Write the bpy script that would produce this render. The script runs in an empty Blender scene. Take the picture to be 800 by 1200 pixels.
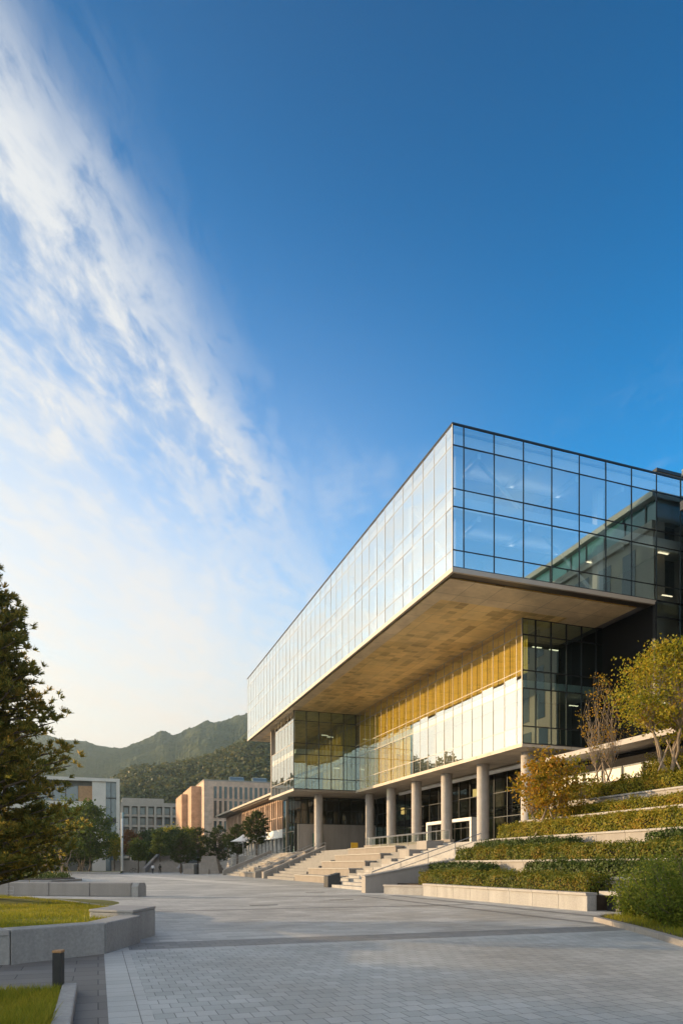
import bpy, math, random
from mathutils import Vector, Matrix, noise
R = math.radians
random.seed(7)
C = bpy.context.scene.collection
SC = bpy.context.scene

# ------------------------------------------------------------------ camera
cam = bpy.data.cameras.new('camera'); camo = bpy.data.objects.new('camera', cam); C.objects.link(camo)
camo.location = (0, 0, 1.6); camo.rotation_euler = (R(90), 0, 0)
cam.sensor_fit = 'HORIZONTAL'; cam.sensor_width = 24; cam.lens = 24
cam.shift_y = 414/800; cam.clip_start = .1; cam.clip_end = 20000
SC.camera = camo

# ------------------------------------------------------------------ sun, sky, exposure
HAZE = .00025
SUN_AZ, SUN_EL = 74.0, 7.0            # degrees left of +Y, above the horizon
sdir = Vector((-math.sin(R(SUN_AZ))*math.cos(R(SUN_EL)), math.cos(R(SUN_AZ))*math.cos(R(SUN_EL)), math.sin(R(SUN_EL))))
sl = bpy.data.lights.new('sun', 'SUN'); sl.energy = 2.4; sl.angle = R(.6); sl.color = (1.0, .68, .36)
so = bpy.data.objects.new('sun', sl); C.objects.link(so); so.rotation_euler = (-sdir).to_track_quat('-Z', 'Y').to_euler()
so.location = sdir*200
SC.view_settings.view_transform = 'Standard'; SC.view_settings.look = 'None'
SC.view_settings.exposure = 1.8; SC.view_settings.gamma = 1; SC.view_settings.use_curve_mapping = False

class NT:
    """small helper for node trees"""
    def __init__(s, nt): s.nt = nt; s.n = nt.nodes; s.l = nt.links
    def new(s, t, **k):
        n = s.n.new(t)
        for a, b in k.items(): setattr(n, a, b)
        return n
    def put(s, sock, v):
        if v is None: return
        if isinstance(v, bpy.types.NodeSocket): s.l.new(v, sock)
        else: sock.default_value = v
    def math(s, op, a, b=None, c=None, clamp=False):
        n = s.new('ShaderNodeMath', operation=op, use_clamp=clamp)
        for i, v in enumerate((a, b, c)): s.put(n.inputs[i], v)
        return n.outputs[0]
    def vmath(s, op, a, b=None):
        n = s.new('ShaderNodeVectorMath', operation=op)
        s.put(n.inputs[0], a); s.put(n.inputs[1], b)
        return n.outputs[1] if op in ('DOT_PRODUCT', 'LENGTH') else n.outputs[0]
    def mixc(s, f, a, b, blend='MIX'):
        n = s.new('ShaderNodeMix', data_type='RGBA', blend_type=blend)
        s.put(n.inputs[0], f); s.put(n.inputs[6], a); s.put(n.inputs[7], b)
        return n.outputs[2]
    def smooth(s, v, a, b, lo=0., hi=1.):
        n = s.new('ShaderNodeMapRange', interpolation_type='SMOOTHSTEP')
        s.put(n.inputs[0], v); n.inputs[1].default_value = a; n.inputs[2].default_value = b
        n.inputs[3].default_value = lo; n.inputs[4].default_value = hi
        return n.outputs[0]
    def lin(s, v, a, b, lo=0., hi=1.):
        n = s.new('ShaderNodeMapRange')
        s.put(n.inputs[0], v); n.inputs[1].default_value = a; n.inputs[2].default_value = b
        n.inputs[3].default_value = lo; n.inputs[4].default_value = hi
        return n.outputs[0]
    def noise(s, vec, scale, detail=4, rough=.55, dist=0.):
        n = s.new('ShaderNodeTexNoise'); s.put(n.inputs['Vector'], vec)
        n.inputs['Scale'].default_value = scale; n.inputs['Detail'].default_value = detail
        n.inputs['Roughness'].default_value = rough; n.inputs['Distortion'].default_value = dist
        return n.outputs[0]
    def ramp(s, f, stops):
        n = s.new('ShaderNodeValToRGB'); s.put(n.inputs[0], f); e = n.color_ramp.elements
        while len(e) < len(stops): e.new(.5)
        for i, (p, c) in enumerate(stops): e[i].position = p; e[i].color = (*c, 1)
        return n.outputs[0]
    def comb(s, x, y, z):
        n = s.new('ShaderNodeCombineXYZ')
        for i, v in enumerate((x, y, z)): s.put(n.inputs[i], v)
        return n.outputs[0]

def rgba(c): return (*c, 1)
world = bpy.data.worlds.new('World'); SC.world = world; world.use_nodes = True
def build_world():
    t = NT(world.node_tree); t.n.clear()
    out = t.new('ShaderNodeOutputWorld'); bg = t.new('ShaderNodeBackground'); t.l.new(bg.outputs[0], out.inputs[0])
    sky = t.new('ShaderNodeTexSky', sky_type='NISHITA'); sky.sun_disc = False
    sky.sun_elevation = R(SUN_EL); sky.sun_rotation = R(-SUN_AZ)
    sky.air_density = 1.0; sky.dust_density = .6; sky.ozone_density = 2.2
    tc = t.new('ShaderNodeTexCoord'); d = tc.outputs['Generated']
    sp = t.new('ShaderNodeSeparateXYZ'); t.l.new(d, sp.inputs[0]); x, y, z = sp.outputs
    # deeper, more saturated blue away from the sun
    sat = t.new('ShaderNodeHueSaturation'); t.l.new(sky.outputs[0], sat.inputs['Color']); sat.inputs['Saturation'].default_value = SKY_SAT
    gm = t.new('ShaderNodeGamma'); t.l.new(sat.outputs[0], gm.inputs[0]); gm.inputs[1].default_value = SKY_GAMMA
    dim = t.math('MULTIPLY', t.math('MULTIPLY', t.smooth(z, .25, .95, 1., SKY_TOP), t.smooth(z, .02, .46, .70, 1.)), SKY_GAIN)
    base = t.mixc(1., gm.outputs[0], t.comb(t.math('MULTIPLY', dim, .0), t.math('MULTIPLY', dim, .96), t.math('MULTIPLY', dim, .97)), 'MULTIPLY')
    ca = t.vmath('DOT_PRODUCT', d, tuple(sdir))
    # high thin cirrus laid on a plane far overhead
    zz = t.math('MAXIMUM', z, .03)
    px = t.math('DIVIDE', x, zz); py = t.math('DIVIDE', y, zz)
    a = t.math('ADD', t.math('MULTIPLY', px, .21), t.math('MULTIPLY', py, .978))
    b = t.math('SUBTRACT', t.math('MULTIPLY', px, .978), t.math('MULTIPLY', py, .21))
    # streaks run along the band and fan out a little
    st = t.comb(t.math('MULTIPLY', b, 3.4), t.math('MULTIPLY', a, 1.0), 1.3)
    fine = t.comb(t.math('MULTIPLY', b, 7.0), t.math('MULTIPLY', t.math('ADD', a, t.math('MULTIPLY', b, .5)), 3.2), 4.1)
    n1 = t.noise(st, 1.7, 8, .60, .25); n2 = t.noise(fine, 2.2, 10, .66, .35); n0 = t.noise(st, .75, 3, .5, .2)
    bb = t.math('ADD', b, t.math('ADD', t.math('MULTIPLY', t.math('SUBTRACT', n1, .5), .40), t.math('MULTIPLY', t.math('SUBTRACT', n2, .5), .26)))
    edge = t.smooth(bb, -.43, -.60)
    core = t.math('MULTIPLY', t.smooth(bb, -.44, -.62), t.smooth(bb, -1.15, -.66))
    core = t.math('MULTIPLY', core, t.math('MULTIPLY', t.smooth(a, 2.15, 1.55, .15, 1.), t.smooth(n0, .34, .60, .45, 1.)))
    body = t.smooth(t.math('ADD', t.math('MULTIPLY', n1, .5), t.math('MULTIPLY', n2, .5)), .41, .60)
    veil = t.smooth(t.math('ADD', n0, t.math('MULTIPLY', n2, .35)), .45, .85, .15, 1.)
    dens = t.math('ADD', t.math('MULTIPLY', core, t.math('MULTIPLY', body, .55)), t.math('MULTIPLY', edge, t.math('ADD', t.math('MULTIPLY', body, .22), t.math('ADD', t.math('MULTIPLY', veil, .34), t.smooth(b, -.60, -1.35, 0., .34)))))
    # stray wisps in the clear blue
    st2 = t.comb(t.math('SUBTRACT', t.math('MULTIPLY', px, 1.3), t.math('MULTIPLY', py, .5)), t.math('ADD', t.math('MULTIPLY', py, 1.5), t.math('MULTIPLY', px, .9)), 7.3)
    w = t.math('MULTIPLY', t.smooth(t.math('ADD', t.math('MULTIPLY', t.noise(st2, .9, 8, .62, .35), .75), t.math('MULTIPLY', n2, .25)), .50, .72, 0, .50), t.smooth(z, .60, .38))
    dens = t.math('MAXIMUM', dens, w, clamp=True)
    dens = t.math('MULTIPLY', dens, t.smooth(z, .0, .12, .4, 1.), clamp=True)
    cloud = t.mixc(t.smooth(z, .05, .5), rgba(CLOUD_LOW), rgba(CLOUD_HIGH))
    col = t.mixc(dens, base, cloud)
    # pale warm air low over the horizon
    back = t.smooth(y, .25, -.45)  # unseen sky behind the viewer is paled to add neutral fill
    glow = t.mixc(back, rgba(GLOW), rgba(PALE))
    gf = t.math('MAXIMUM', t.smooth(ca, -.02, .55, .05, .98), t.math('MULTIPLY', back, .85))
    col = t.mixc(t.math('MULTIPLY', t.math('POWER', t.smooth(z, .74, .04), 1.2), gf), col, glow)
    # the sky brightens strongly close to the low sun
    col = t.mixc(t.math('MULTIPLY', t.smooth(ca, .80, 1.0), t.smooth(z, .75, .05)), col, rgba(AUREOLE))
    # unseen bright cloud bank added behind and above the viewer as fill
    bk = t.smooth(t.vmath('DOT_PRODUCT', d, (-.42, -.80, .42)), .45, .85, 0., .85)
    col = t.mixc(bk, col, rgba(FILL_BANK))
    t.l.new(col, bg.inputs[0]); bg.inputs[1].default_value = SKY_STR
SKY_SAT = 1.35; SKY_STR = .15; SKY_GAMMA = 1.25; SKY_GAIN = .98; SKY_TOP = .40
CLOUD_LOW = (1.9, 1.82, 1.72); CLOUD_HIGH = (1.62, 1.66, 1.70); GLOW = (2.25, 1.95, 1.66); PALE = (1.9, 1.85, 1.75); AUREOLE = (5.8, 5.5, 5.1); FILL_BANK = (2.9, 2.8, 2.65)
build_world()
try:
    SC.cycles.use_denoising = True; SC.cycles.denoiser = 'OPENIMAGEDENOISE'
    SC.cycles.max_bounces = 8; SC.cycles.glossy_bounces = 5; SC.cycles.transparent_max_bounces = 24
    SC.cycles.sample_clamp_indirect = 4; SC.cycles.volume_bounces = 0
    SC.cycles.caustics_reflective = False; SC.cycles.caustics_refractive = False
except Exception: pass

# ------------------------------------------------------------------ frames and mesh helper
TH = math.atan2(-(115-400)/800, 1)          # the whole campus grid is turned by this much
D1 = Vector((-math.sin(TH), math.cos(TH), 0)); D2 = Vector((math.cos(TH), math.sin(TH), 0))
def W(s, t, z=0): return Vector((D1.x*t + D2.x*s, D1.y*t + D2.y*s, z))
MAT = {}                                     # world matrix of each thing's root

class MB:
    def __init__(s): s.v = []; s.f = []
    def add(s, pts, faces):
        o = len(s.v); s.v += [Vector(p) for p in pts]; s.f += [tuple(i+o for i in f) for f in faces]; return s
    def quad(s, *p): return s.add(p, [tuple(range(len(p)))])
    def hexa(s, p): return s.add(p, [(0,3,2,1),(4,5,6,7),(0,1,5,4),(1,2,6,5),(2,3,7,6),(3,0,4,7)])
    def box(s, s0, s1, t0, t1, z0, z1):      # box on the campus grid
        return s.hexa([W(s0,t0,z0),W(s1,t0,z0),W(s1,t1,z0),W(s0,t1,z0),W(s0,t0,z1),W(s1,t0,z1),W(s1,t1,z1),W(s0,t1,z1)])
    def bx(s, x0, x1, y0, y1, z0, z1):       # box on plain axes
        return s.hexa([(x0,y0,z0),(x1,y0,z0),(x1,y1,z0),(x0,y1,z0),(x0,y0,z1),(x1,y0,z1),(x1,y1,z1),(x0,y1,z1)])
    def tube(s, pts, rad, n=6, cap=True):
        pts = [Vector(p) for p in pts]; rad = rad if isinstance(rad, (list, tuple)) else [rad]*len(pts)
        o = len(s.v); up = Vector((0.13, .21, .97))
        for i, p in enumerate(pts):
            d = (pts[min(i+1, len(pts)-1)] - pts[max(i-1, 0)])
            d = d.normalized() if d.length > 1e-9 else Vector((0,0,1))
            u = d.cross(up if abs(d.dot(up)) < .95 else Vector((1,0,0))).normalized(); w = d.cross(u)
            for k in range(n):
                an = 2*math.pi*k/n; s.v.append(p + (u*math.cos(an) + w*math.sin(an))*rad[i])
        for i in range(len(pts)-1):
            for k in range(n):
                k2 = (k+1) % n; s.f.append((o+i*n+k, o+i*n+k2, o+(i+1)*n+k2, o+(i+1)*n+k))
        if cap:
            s.f.append(tuple(o+k for k in reversed(range(n)))); s.f.append(tuple(o+(len(pts)-1)*n+k for k in range(n)))
        return s
    def prism(s, poly, z0, z1):              # poly: ground points (Vectors), counter-clockwise
        n = len(poly); a = [Vector((p[0], p[1], z0)) for p in poly]; b = [Vector((p[0], p[1], z1)) for p in poly]
        return s.add(a+b, [tuple(reversed(range(n))), tuple(range(n, 2*n))] + [(i, (i+1)%n, n+(i+1)%n, n+i) for i in range(n)])
    def lathe(s, c, prof, n=12):
        o = len(s.v); c = Vector(c)
        for r, z in prof:
            for k in range(n):
                an = 2*math.pi*k/n; s.v.append(c + Vector((r*math.cos(an), r*math.sin(an), z)))
        for i in range(len(prof)-1):
            for k in range(n):
                k2 = (k+1) % n; s.f.append((o+i*n+k, o+i*n+k2, o+(i+1)*n+k2, o+(i+1)*n+k))
        s.f.append(tuple(o+k for k in reversed(range(n)))); s.f.append(tuple(o+(len(prof)-1)*n+k for k in range(n)))
        return s
    def build(s, name, mat, parent=None, root=None, loc=None, rz=None, smooth=False, bevel=0):
        """one mesh object; vertices are in world space unless the thing's root is a prototype at the origin"""
        me = bpy.data.meshes.new(name); o = bpy.data.objects.new(name, me); C.objects.link(o)
        if parent is not None:
            M = MAT[root_of(parent)]; o.parent = parent
        else:
            if loc is None:
                lo = Vector((sum(p.x for p in s.v)/len(s.v), sum(p.y for p in s.v)/len(s.v), min(p.z for p in s.v)))
            else: lo = Vector(loc)
            M = Matrix.Translation(lo) @ Matrix.Rotation(TH if rz is None else rz, 4, 'Z')
            o.location = lo; o.rotation_euler = (0, 0, TH if rz is None else rz); MAT[o.name] = M
        inv = M.inverted()
        me.from_pydata([inv @ p for p in s.v], [], s.f); me.update()
        for m in (mat if isinstance(mat, (list, tuple)) else [mat]): me.materials.append(m)
        if smooth:
            for p in me.polygons: p.use_smooth = True
        if bevel:
            b = o.modifiers.new('edge', 'BEVEL'); b.width = bevel; b.segments = 2; b.limit_method = 'ANGLE'
        return o
def root_of(o):
    while o.parent is not None: o = o.parent
    return o.name
def tag(o, label, cat, group=None):
    o['label'] = label; o['category'] = cat
    if group: o['group'] = group
    return o
def thing(name, label, cat, loc, rz=None, group=None):
    o = bpy.data.objects.new(name, None); C.objects.link(o); o.empty_display_size = .2
    rz = TH if rz is None else rz
    o.location = loc; o.rotation_euler = (0, 0, rz)
    MAT[o.name] = Matrix.Translation(Vector(loc)) @ Matrix.Rotation(rz, 4, 'Z')
    return tag(o, label, cat, group)
def structure(o): o['kind'] = 'structure'; return o
def stuff(o): o['kind'] = 'stuff'; return o
def kids(o): return [c for c in bpy.data.objects if c.parent == o]
def dup(root, loc, rz, sc=1., label=None):
    r = root.copy(); C.objects.link(r); r.location = loc; r.rotation_euler = (0, 0, rz); r.scale = (sc, sc, sc)
    if label: r['label'] = label
    MAT[r.name] = Matrix.Translation(Vector(loc)) @ Matrix.Rotation(rz, 4, 'Z') @ Matrix.Diagonal((sc, sc, sc, 1))
    for ch in kids(root):
        c = ch.copy(); C.objects.link(c); c.parent = r
        for g in kids(ch):
            e = g.copy(); C.objects.link(e); e.parent = c
    return r
def G(px, py, z=0):                          # ground point under a photo pixel (used only while measuring the plan)
    Y = 800*(1.6-z)/(py-1014); return Vector(((px-400)/800*Y, Y, z))

# ------------------------------------------------------------------ materials
def mat(name):
    m = bpy.data.materials.new(name); m.use_nodes = True; t = NT(m.node_tree); t.n.clear()
    out = t.new('ShaderNodeOutputMaterial'); return m, t, out
def pbr(name, col, rough=.6, metal=0., spec=.5, var=.0, vscale=3., bump=0., bscale=40., col2=None, streak=False):
    m, t, out = mat(name); p = t.new('ShaderNodeBsdfPrincipled'); t.l.new(p.outputs[0], out.inputs[0])
    p.inputs['Roughness'].default_value = rough; p.inputs['Metallic'].default_value = metal
    p.inputs['Specular IOR Level'].default_value = spec
    tc = t.new('ShaderNodeTexCoord').outputs['Object']
    if var or col2:
        c2 = col2 or tuple(min(1, c*(1+var)) for c in col); c1 = tuple(c*(1-var) for c in col) if not col2 else col
        v = tc
        if streak:
            mp = t.new('ShaderNodeMapping'); mp.inputs['Scale'].default_value = (1, 1, .15); t.l.new(tc, mp.inputs[0]); v = mp.outputs[0]
        f = t.math('ADD', t.math('MULTIPLY', t.noise(v, vscale, 5, .6), .65), t.math('MULTIPLY', t.noise(tc, vscale*17, 2, .6), .35))
        t.l.new(t.ramp(f, [(.33, c1), (.67, c2)]), p.inputs['Base Color'])
    else: p.inputs['Base Color'].default_value = rgba(col)
    if bump:
        b = t.new('ShaderNodeBump'); b.inputs['Strength'].default_value = bump; b.inputs['Distance'].default_value = .02
        t.l.new(t.noise(tc, bscale, 4, .6), b.inputs['Height']); t.l.new(b.outputs[0], p.inputs['Normal'])
    return m
def paving(name, c1, c2, joint, bw, bh, mortar=.006, rough=.7, off=.5, jit=.5, rot=0, stain=.25):
    m, t, out = mat(name); p = t.new('ShaderNodeBsdfPrincipled'); t.l.new(p.outputs[0], out.inputs[0])
    tc = t.new('ShaderNodeTexCoord').outputs['Object']
    mp = t.new('ShaderNodeMapping'); mp.inputs['Rotation'].default_value = (0, 0, rot); t.l.new(tc, mp.inputs[0])
    b = t.new('ShaderNodeTexBrick'); t.l.new(mp.outputs[0], b.inputs['Vector'])
    b.offset = off; b.inputs['Scale'].default_value = 1; b.inputs['Brick Width'].default_value = bw; b.inputs['Row Height'].default_value = bh
    b.inputs['Mortar Size'].default_value = mortar; b.inputs['Mortar Smooth'].default_value = .3; b.inputs['Bias'].default_value = 0
    b.inputs['Color1'].default_value = rgba(c1); b.inputs['Color2'].default_value = rgba(c2); b.inputs['Mortar'].default_value = rgba(joint)
    n = t.math('ADD', t.math('MULTIPLY', t.noise(tc, .35, 6, .65), .55), t.math('MULTIPLY', t.noise(tc, .09, 4, .7, .8), .45)); n2 = t.noise(tc, 60, 3, .6)
    st = t.math('ADD', t.smooth(n, .35, .68, 1-stain, 1+stain*.5), t.math('MULTIPLY', t.math('SUBTRACT', n2, .5), .45))
    col = t.mixc(1., b.outputs[0], t.comb(st, st, st), 'MULTIPLY')
    t.l.new(col, p.inputs['Base Color'])
    t.l.new(t.smooth(n, .3, .7, rough-.15, rough+.1), p.inputs['Roughness'])
    bp = t.new('ShaderNodeBump'); bp.inputs['Strength'].default_value = .5; bp.inputs['Distance'].default_value = .01
    t.l.new(t.math('ADD', t.math('MULTIPLY', b.outputs['Fac'], -1.), t.math('MULTIPLY', n2, .35)), bp.inputs['Height']); t.l.new(bp.outputs[0], p.inputs['Normal'])
    return m
def glass(name, tint, base, top=.95, ior=1.5, gcol=(1,1,1), rough=0., wave=.0):
    """thin coated pane: mirror share grows towards grazing, the rest passes straight through, tinted"""
    m, t, out = mat(name); mx = t.new('ShaderNodeMixShader'); t.l.new(mx.outputs[0], out.inputs[0])
    tr = t.new('ShaderNodeBsdfTransparent'); tr.inputs[0].default_value = rgba(tint)
    gl = t.new('ShaderNodeBsdfGlossy')
    gl.inputs['Color'].default_value = rgba(gcol); gl.inputs['Roughness'].default_value = rough
    geo = t.new('ShaderNodeNewGeometry')
    cs = t.math('ABSOLUTE', t.vmath('DOT_PRODUCT', geo.outputs['Incoming'], geo.outputs['Normal']))
    fres = t.math('ADD', t.math('MULTIPLY', t.math('POWER', t.math('SUBTRACT', 1., cs), 5.), .96), .04)
    if wave:
        tc = t.new('ShaderNodeTexCoord').outputs['Object']
        b = t.new('ShaderNodeBump'); b.inputs['Strength'].default_value = wave; b.inputs['Distance'].default_value = .02
        t.l.new(t.noise(tc, .7, 2, .4), b.inputs['Height']); t.l.new(b.outputs[0], gl.inputs['Normal'])
    t.l.new(t.lin(fres, .04, .6, base, top), mx.inputs[0])
    t.l.new(tr.outputs[0], mx.inputs[1]); t.l.new(gl.outputs[0], mx.inputs[2])
    return m
def leaf(name, cols, trans=.35, rough=.55):
    m, t, out = mat(name)
    geo = t.new('ShaderNodeNewGeometry'); tc = t.new('ShaderNodeTexCoord').outputs['Object']
    f = t.math('ADD', t.math('MULTIPLY', geo.outputs['Random Per Island'], .6), t.math('MULTIPLY', t.smooth(t.noise(tc, 1.1, 3, .6), .3, .7), .4))
    n = len(cols); col = t.ramp(f, [((i+.15)/(n-.7), c) for i, c in enumerate(cols)])
    p = t.new('ShaderNodeBsdfPrincipled'); t.l.new(col, p.inputs['Base Color']); p.inputs['Roughness'].default_value = rough
    p.inputs['Specular IOR Level'].default_value = .25
    tl = t.new('ShaderNodeBsdfTranslucent'); t.l.new(col, tl.inputs[0])
    mx = t.new('ShaderNodeMixShader'); mx.inputs[0].default_value = trans
    t.l.new(p.outputs[0], mx.inputs[1]); t.l.new(tl.outputs[0], mx.inputs[2]); t.l.new(mx.outputs[0], out.inputs[0])
    return m
def emit(name, col, st):
    m, t, out = mat(name); e = t.new('ShaderNodeEmission'); e.inputs[0].default_value = rgba(col); e.inputs[1].default_value = st
    t.l.new(e.outputs[0], out.inputs[0]); return m
def panel_metal(name, c, c2, pw, ph, rough, joint=.5, spec=.5, vert=False):
    """metal or board panels with thin joints, and weathering per panel"""
    m, t, out = mat(name); p = t.new('ShaderNodeBsdfPrincipled'); t.l.new(p.outputs[0], out.inputs[0])
    tc = t.new('ShaderNodeTexCoord').outputs['Object']
    if vert:
        sp = t.new('ShaderNodeSeparateXYZ'); t.l.new(tc, sp.inputs[0]); tc = t.comb(t.math('ADD', sp.outputs[0], sp.outputs[1]), sp.outputs[2], 0.)
    b = t.new('ShaderNodeTexBrick'); t.l.new(tc, b.inputs['Vector']); b.offset = 0
    b.inputs['Scale'].default_value = 1; b.inputs['Brick Width'].default_value = pw; b.inputs['Row Height'].default_value = ph
    b.inputs['Mortar Size'].default_value = .025; b.inputs['Mortar Smooth'].default_value = .1; b.inputs['Bias'].default_value = 0
    b.inputs['Color1'].default_value = rgba(c); b.inputs['Color2'].default_value = rgba(c2); b.inputs['Mortar'].default_value = rgba(tuple(x*joint for x in c))
    n = t.noise(tc, .5, 5, .65)
    t.l.new(t.mixc(1., b.outputs[0], t.ramp(n, [(.3, (.72,.70,.68)), (.65, (1.1,1.1,1.1))]), 'MULTIPLY'), p.inputs['Base Color'])
    p.inputs['Roughness'].default_value = rough; p.inputs['Specular IOR Level'].default_value = spec
    return m

M = {}
M['concrete'] = pbr('column concrete', (.42,.39,.36), .75, var=.14, vscale=1.2, bump=.15, bscale=30)
M['granite'] = pbr('grey granite', (.31,.305,.295), .7, var=.28, vscale=1.1, bump=.25, bscale=90, streak=True)
M['granite_light'] = pbr('pale granite', (.27,.25,.23), .65, var=.16, vscale=1.4, bump=.2, bscale=80, streak=True)
M['granite_cap'] = pbr('granite coping', (.30,.29,.28), .6, var=.15, vscale=2, bump=.2, bscale=90)
M['stone_step'] = pbr('granite steps', (.21,.183,.157), .7, var=.15, vscale=1.2, bump=.15, bscale=60)
M['white_stone'] = pbr('pale tread stone', (.31,.295,.27), .6, var=.1, vscale=1.5)
M['step_shaded'] = pbr('shaded step stone', (.19,.188,.185), .7, var=.15, vscale=1.2)  # tree and rail shade on the flights is put into this grey
M['paver'] = paving('pavers', (.36,.38,.375), (.455,.47,.465), (.17,.175,.175), .22, .26, .006, stain=.32)
M['paver_edge'] = paving('edge pavers', (.42,.435,.43), (.48,.49,.48), (.15,.15,.15), .42, .30, .006, off=0)
M['slab'] = paving('plaza slabs', (.385,.385,.37), (.535,.53,.505), (.26,.255,.24), .6, .3, .005, stain=.36)
M['band'] = paving('dark band', (.20,.205,.205), (.26,.26,.255), (.08,.08,.08), .3, .3, .005)
M['band_light'] = paving('light band', (.58,.57,.54), (.62,.61,.58), (.4,.4,.39), .6, .3, .005)
M['walk'] = paving('walkway pavers', (.15,.14,.132), (.20,.19,.178), (.05,.05,.05), 1.1, .42, .008, off=.3)
M['terrace'] = paving('terrace slabs', (.40,.38,.36), (.45,.43,.41), (.25,.25,.25), .9, .9, .006, off=0)
M['soil'] = pbr('soil', (.055,.04,.028), .95, var=.35, vscale=4, bump=.6, bscale=20)
M['turf'] = pbr('turf', (.13,.15,.02), .95, var=.3, vscale=1.2, bump=.6, bscale=60)
M['earth'] = pbr('ground', (.07,.075,.05), .95, var=.3, vscale=.02)
M['glass_side'] = glass('facade glass west', (.85,.90,.90), .72, .95, 1.5, (.97,.99,1.0))
M['glass_end'] = glass('facade glass end', (.80,.91,.94), .50, .95, 1.5, (.66,.93,1.0))
M['glass_low'] = glass('lower glass west', (.96,.92,.76), .43, .95, 1.5, (1.0,.985,.94))
M['glass_low_end'] = glass('lower glass end', (.42,.56,.55), .36, .92, 1.5, (.70,.92,.92))
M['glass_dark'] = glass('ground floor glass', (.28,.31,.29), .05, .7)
M['glass_rail'] = glass('balustrade glass', (.88,.94,.93), .10, .8)
M['window'] = pbr('window glass', (.02,.028,.032), .06, spec=1.0)
M['win_blue'] = pbr('sky window glass', (.10,.14,.16), .08, metal=.0, spec=1.0)
M['teal_glass'] = pbr('teal window glass', (.05,.15,.16), .08, spec=1.0)
M['mullion'] = pbr('dark mullion', (.03,.035,.04), .4, metal=.6)
M['mullion_light'] = pbr('bronze joint', (.46,.42,.36), .5, metal=.2)
M['metal'] = pbr('brushed steel', (.42,.42,.42), .35, metal=.9)
M['dark_metal'] = pbr('dark metal', (.035,.037,.04), .45, metal=.3, spec=.4, var=.15, vscale=9)
M['bronze'] = pbr('bronze plate', (.09,.075,.06), .4, metal=.7)
M['fascia'] = pbr('fascia metal', (.42,.37,.31), .45, metal=.3)
M['soffit_pale'] = panel_metal('soffit border panels', (.78,.62,.40), (.72,.57,.35), 2.42, 2.42, .5)
def soffit_mat():
    m, t, out = mat('perforated soffit panels'); p = t.new('ShaderNodeBsdfPrincipled'); t.l.new(p.outputs[0], out.inputs[0])
    tc = t.new('ShaderNodeTexCoord').outputs['Object']
    def brick(w, h, c1, c2, mo, ms, off=0.):
        b = t.new('ShaderNodeTexBrick'); t.l.new(tc, b.inputs['Vector']); b.offset = off; b.inputs['Scale'].default_value = 1
        b.inputs['Brick Width'].default_value = w; b.inputs['Row Height'].default_value = h; b.inputs['Mortar Size'].default_value = ms; b.inputs['Bias'].default_value = 0
        b.inputs['Color1'].default_value = rgba(c1); b.inputs['Color2'].default_value = rgba(c2); b.inputs['Mortar'].default_value = rgba(mo); return b
    big = brick(2.42, 1.8, (.90,.66,.27), (.83,.58,.21), (.48,.35,.15), .022)  # gold raised to carry warm light bounced off plaza and glass
    cell = brick(.80, .6, (1,1,1), (.46,.42,.36), (.95,.95,.95), .03, 0.)
    n = t.noise(tc, .35, 5, .6); n2 = t.noise(t.vmath('MULTIPLY', t.vmath('SNAP', tc, (.80, .60, 1.)), (.6, .14, 1.)), 1.0, 3, .5)
    k = t.mixc(t.smooth(n2, .42, .54, 0., .95), (1,1,1,1), cell.outputs[0])
    col = t.mixc(1., big.outputs[0], k, 'MULTIPLY'); col = t.mixc(1., col, t.ramp(n, [(.3, (.78,.76,.72)), (.65, (1.08,1.06,1.02))]), 'MULTIPLY')
    t.l.new(col, p.inputs['Base Color']); p.inputs['Roughness'].default_value = .42; return m
M['soffit'] = soffit_mat()
M['under'] = panel_metal('underside panels', (.55,.48,.39), (.52,.45,.36), 2.4, 2.4, .5)
M['white'] = pbr('white paint', (.78,.78,.76), .55, var=.05)
M['ceiling'] = pbr('white ceiling', (.75,.76,.76), .7)
M['carpet'] = pbr('office floor', (.20,.20,.20), .8)
M['blind'] = pbr('ochre roller blind', (.92,.68,.075), .8, var=.12, vscale=.6, streak=True)
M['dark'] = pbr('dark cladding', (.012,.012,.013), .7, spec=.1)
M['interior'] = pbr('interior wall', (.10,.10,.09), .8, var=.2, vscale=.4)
M['wall_stone'] = pbr('stone cladding', (.34,.29,.24), .8, var=.12, vscale=.35, bump=.1)
M['wall_pink'] = panel_metal('beige stone cladding', (.62,.44,.33), (.58,.41,.30), 1.6, .8, .8, .8, vert=True)
M['wall_orange'] = panel_metal('warm stone cladding', (.52,.33,.21), (.48,.305,.195), 1.6, .8, .8, .8, vert=True)
M['office_stone'] = pbr('pale office cladding', (.58,.53,.46), .7, var=.1, vscale=.3)
M['fin'] = pbr('terracotta fins', (.40,.27,.19), .75, var=.12, vscale=1)
M['wood'] = pbr('timber boards', (.36,.20,.09), .6, var=.25, vscale=2)
M['lamp'] = emit('ceiling lamp', (1.0,.80,.50), .8)
M['fill_uplight'] = emit('uplighter tube', (1.0,.93,.82), .75)
M['lobby_lamp'] = emit('lobby lamp', (1.0,.66,.22), .7)
M['poster'] = pbr('poster board', (.72,.70,.62), .6, var=.06, vscale=.8)
M['yellow'] = pbr('yellow board', (.75,.46,.03), .5)
M['green'] = pbr('green banner', (.03,.14,.10), .6)
M['orange'] = pbr('printed orange mark', (.65,.25,.10), .6)
M['leafprint'] = pbr('printed green mark', (.25,.42,.10), .6)
M['bark'] = pbr('bark', (.11,.085,.065), .9, var=.3, vscale=6, bump=.5, bscale=30)
M['bark_pale'] = pbr('pale bark', (.24,.19,.14), .9, var=.25, vscale=6, bump=.3, bscale=30)
M['stake'] = pbr('stake timber', (.36,.28,.20), .85, var=.2, vscale=5)
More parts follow.
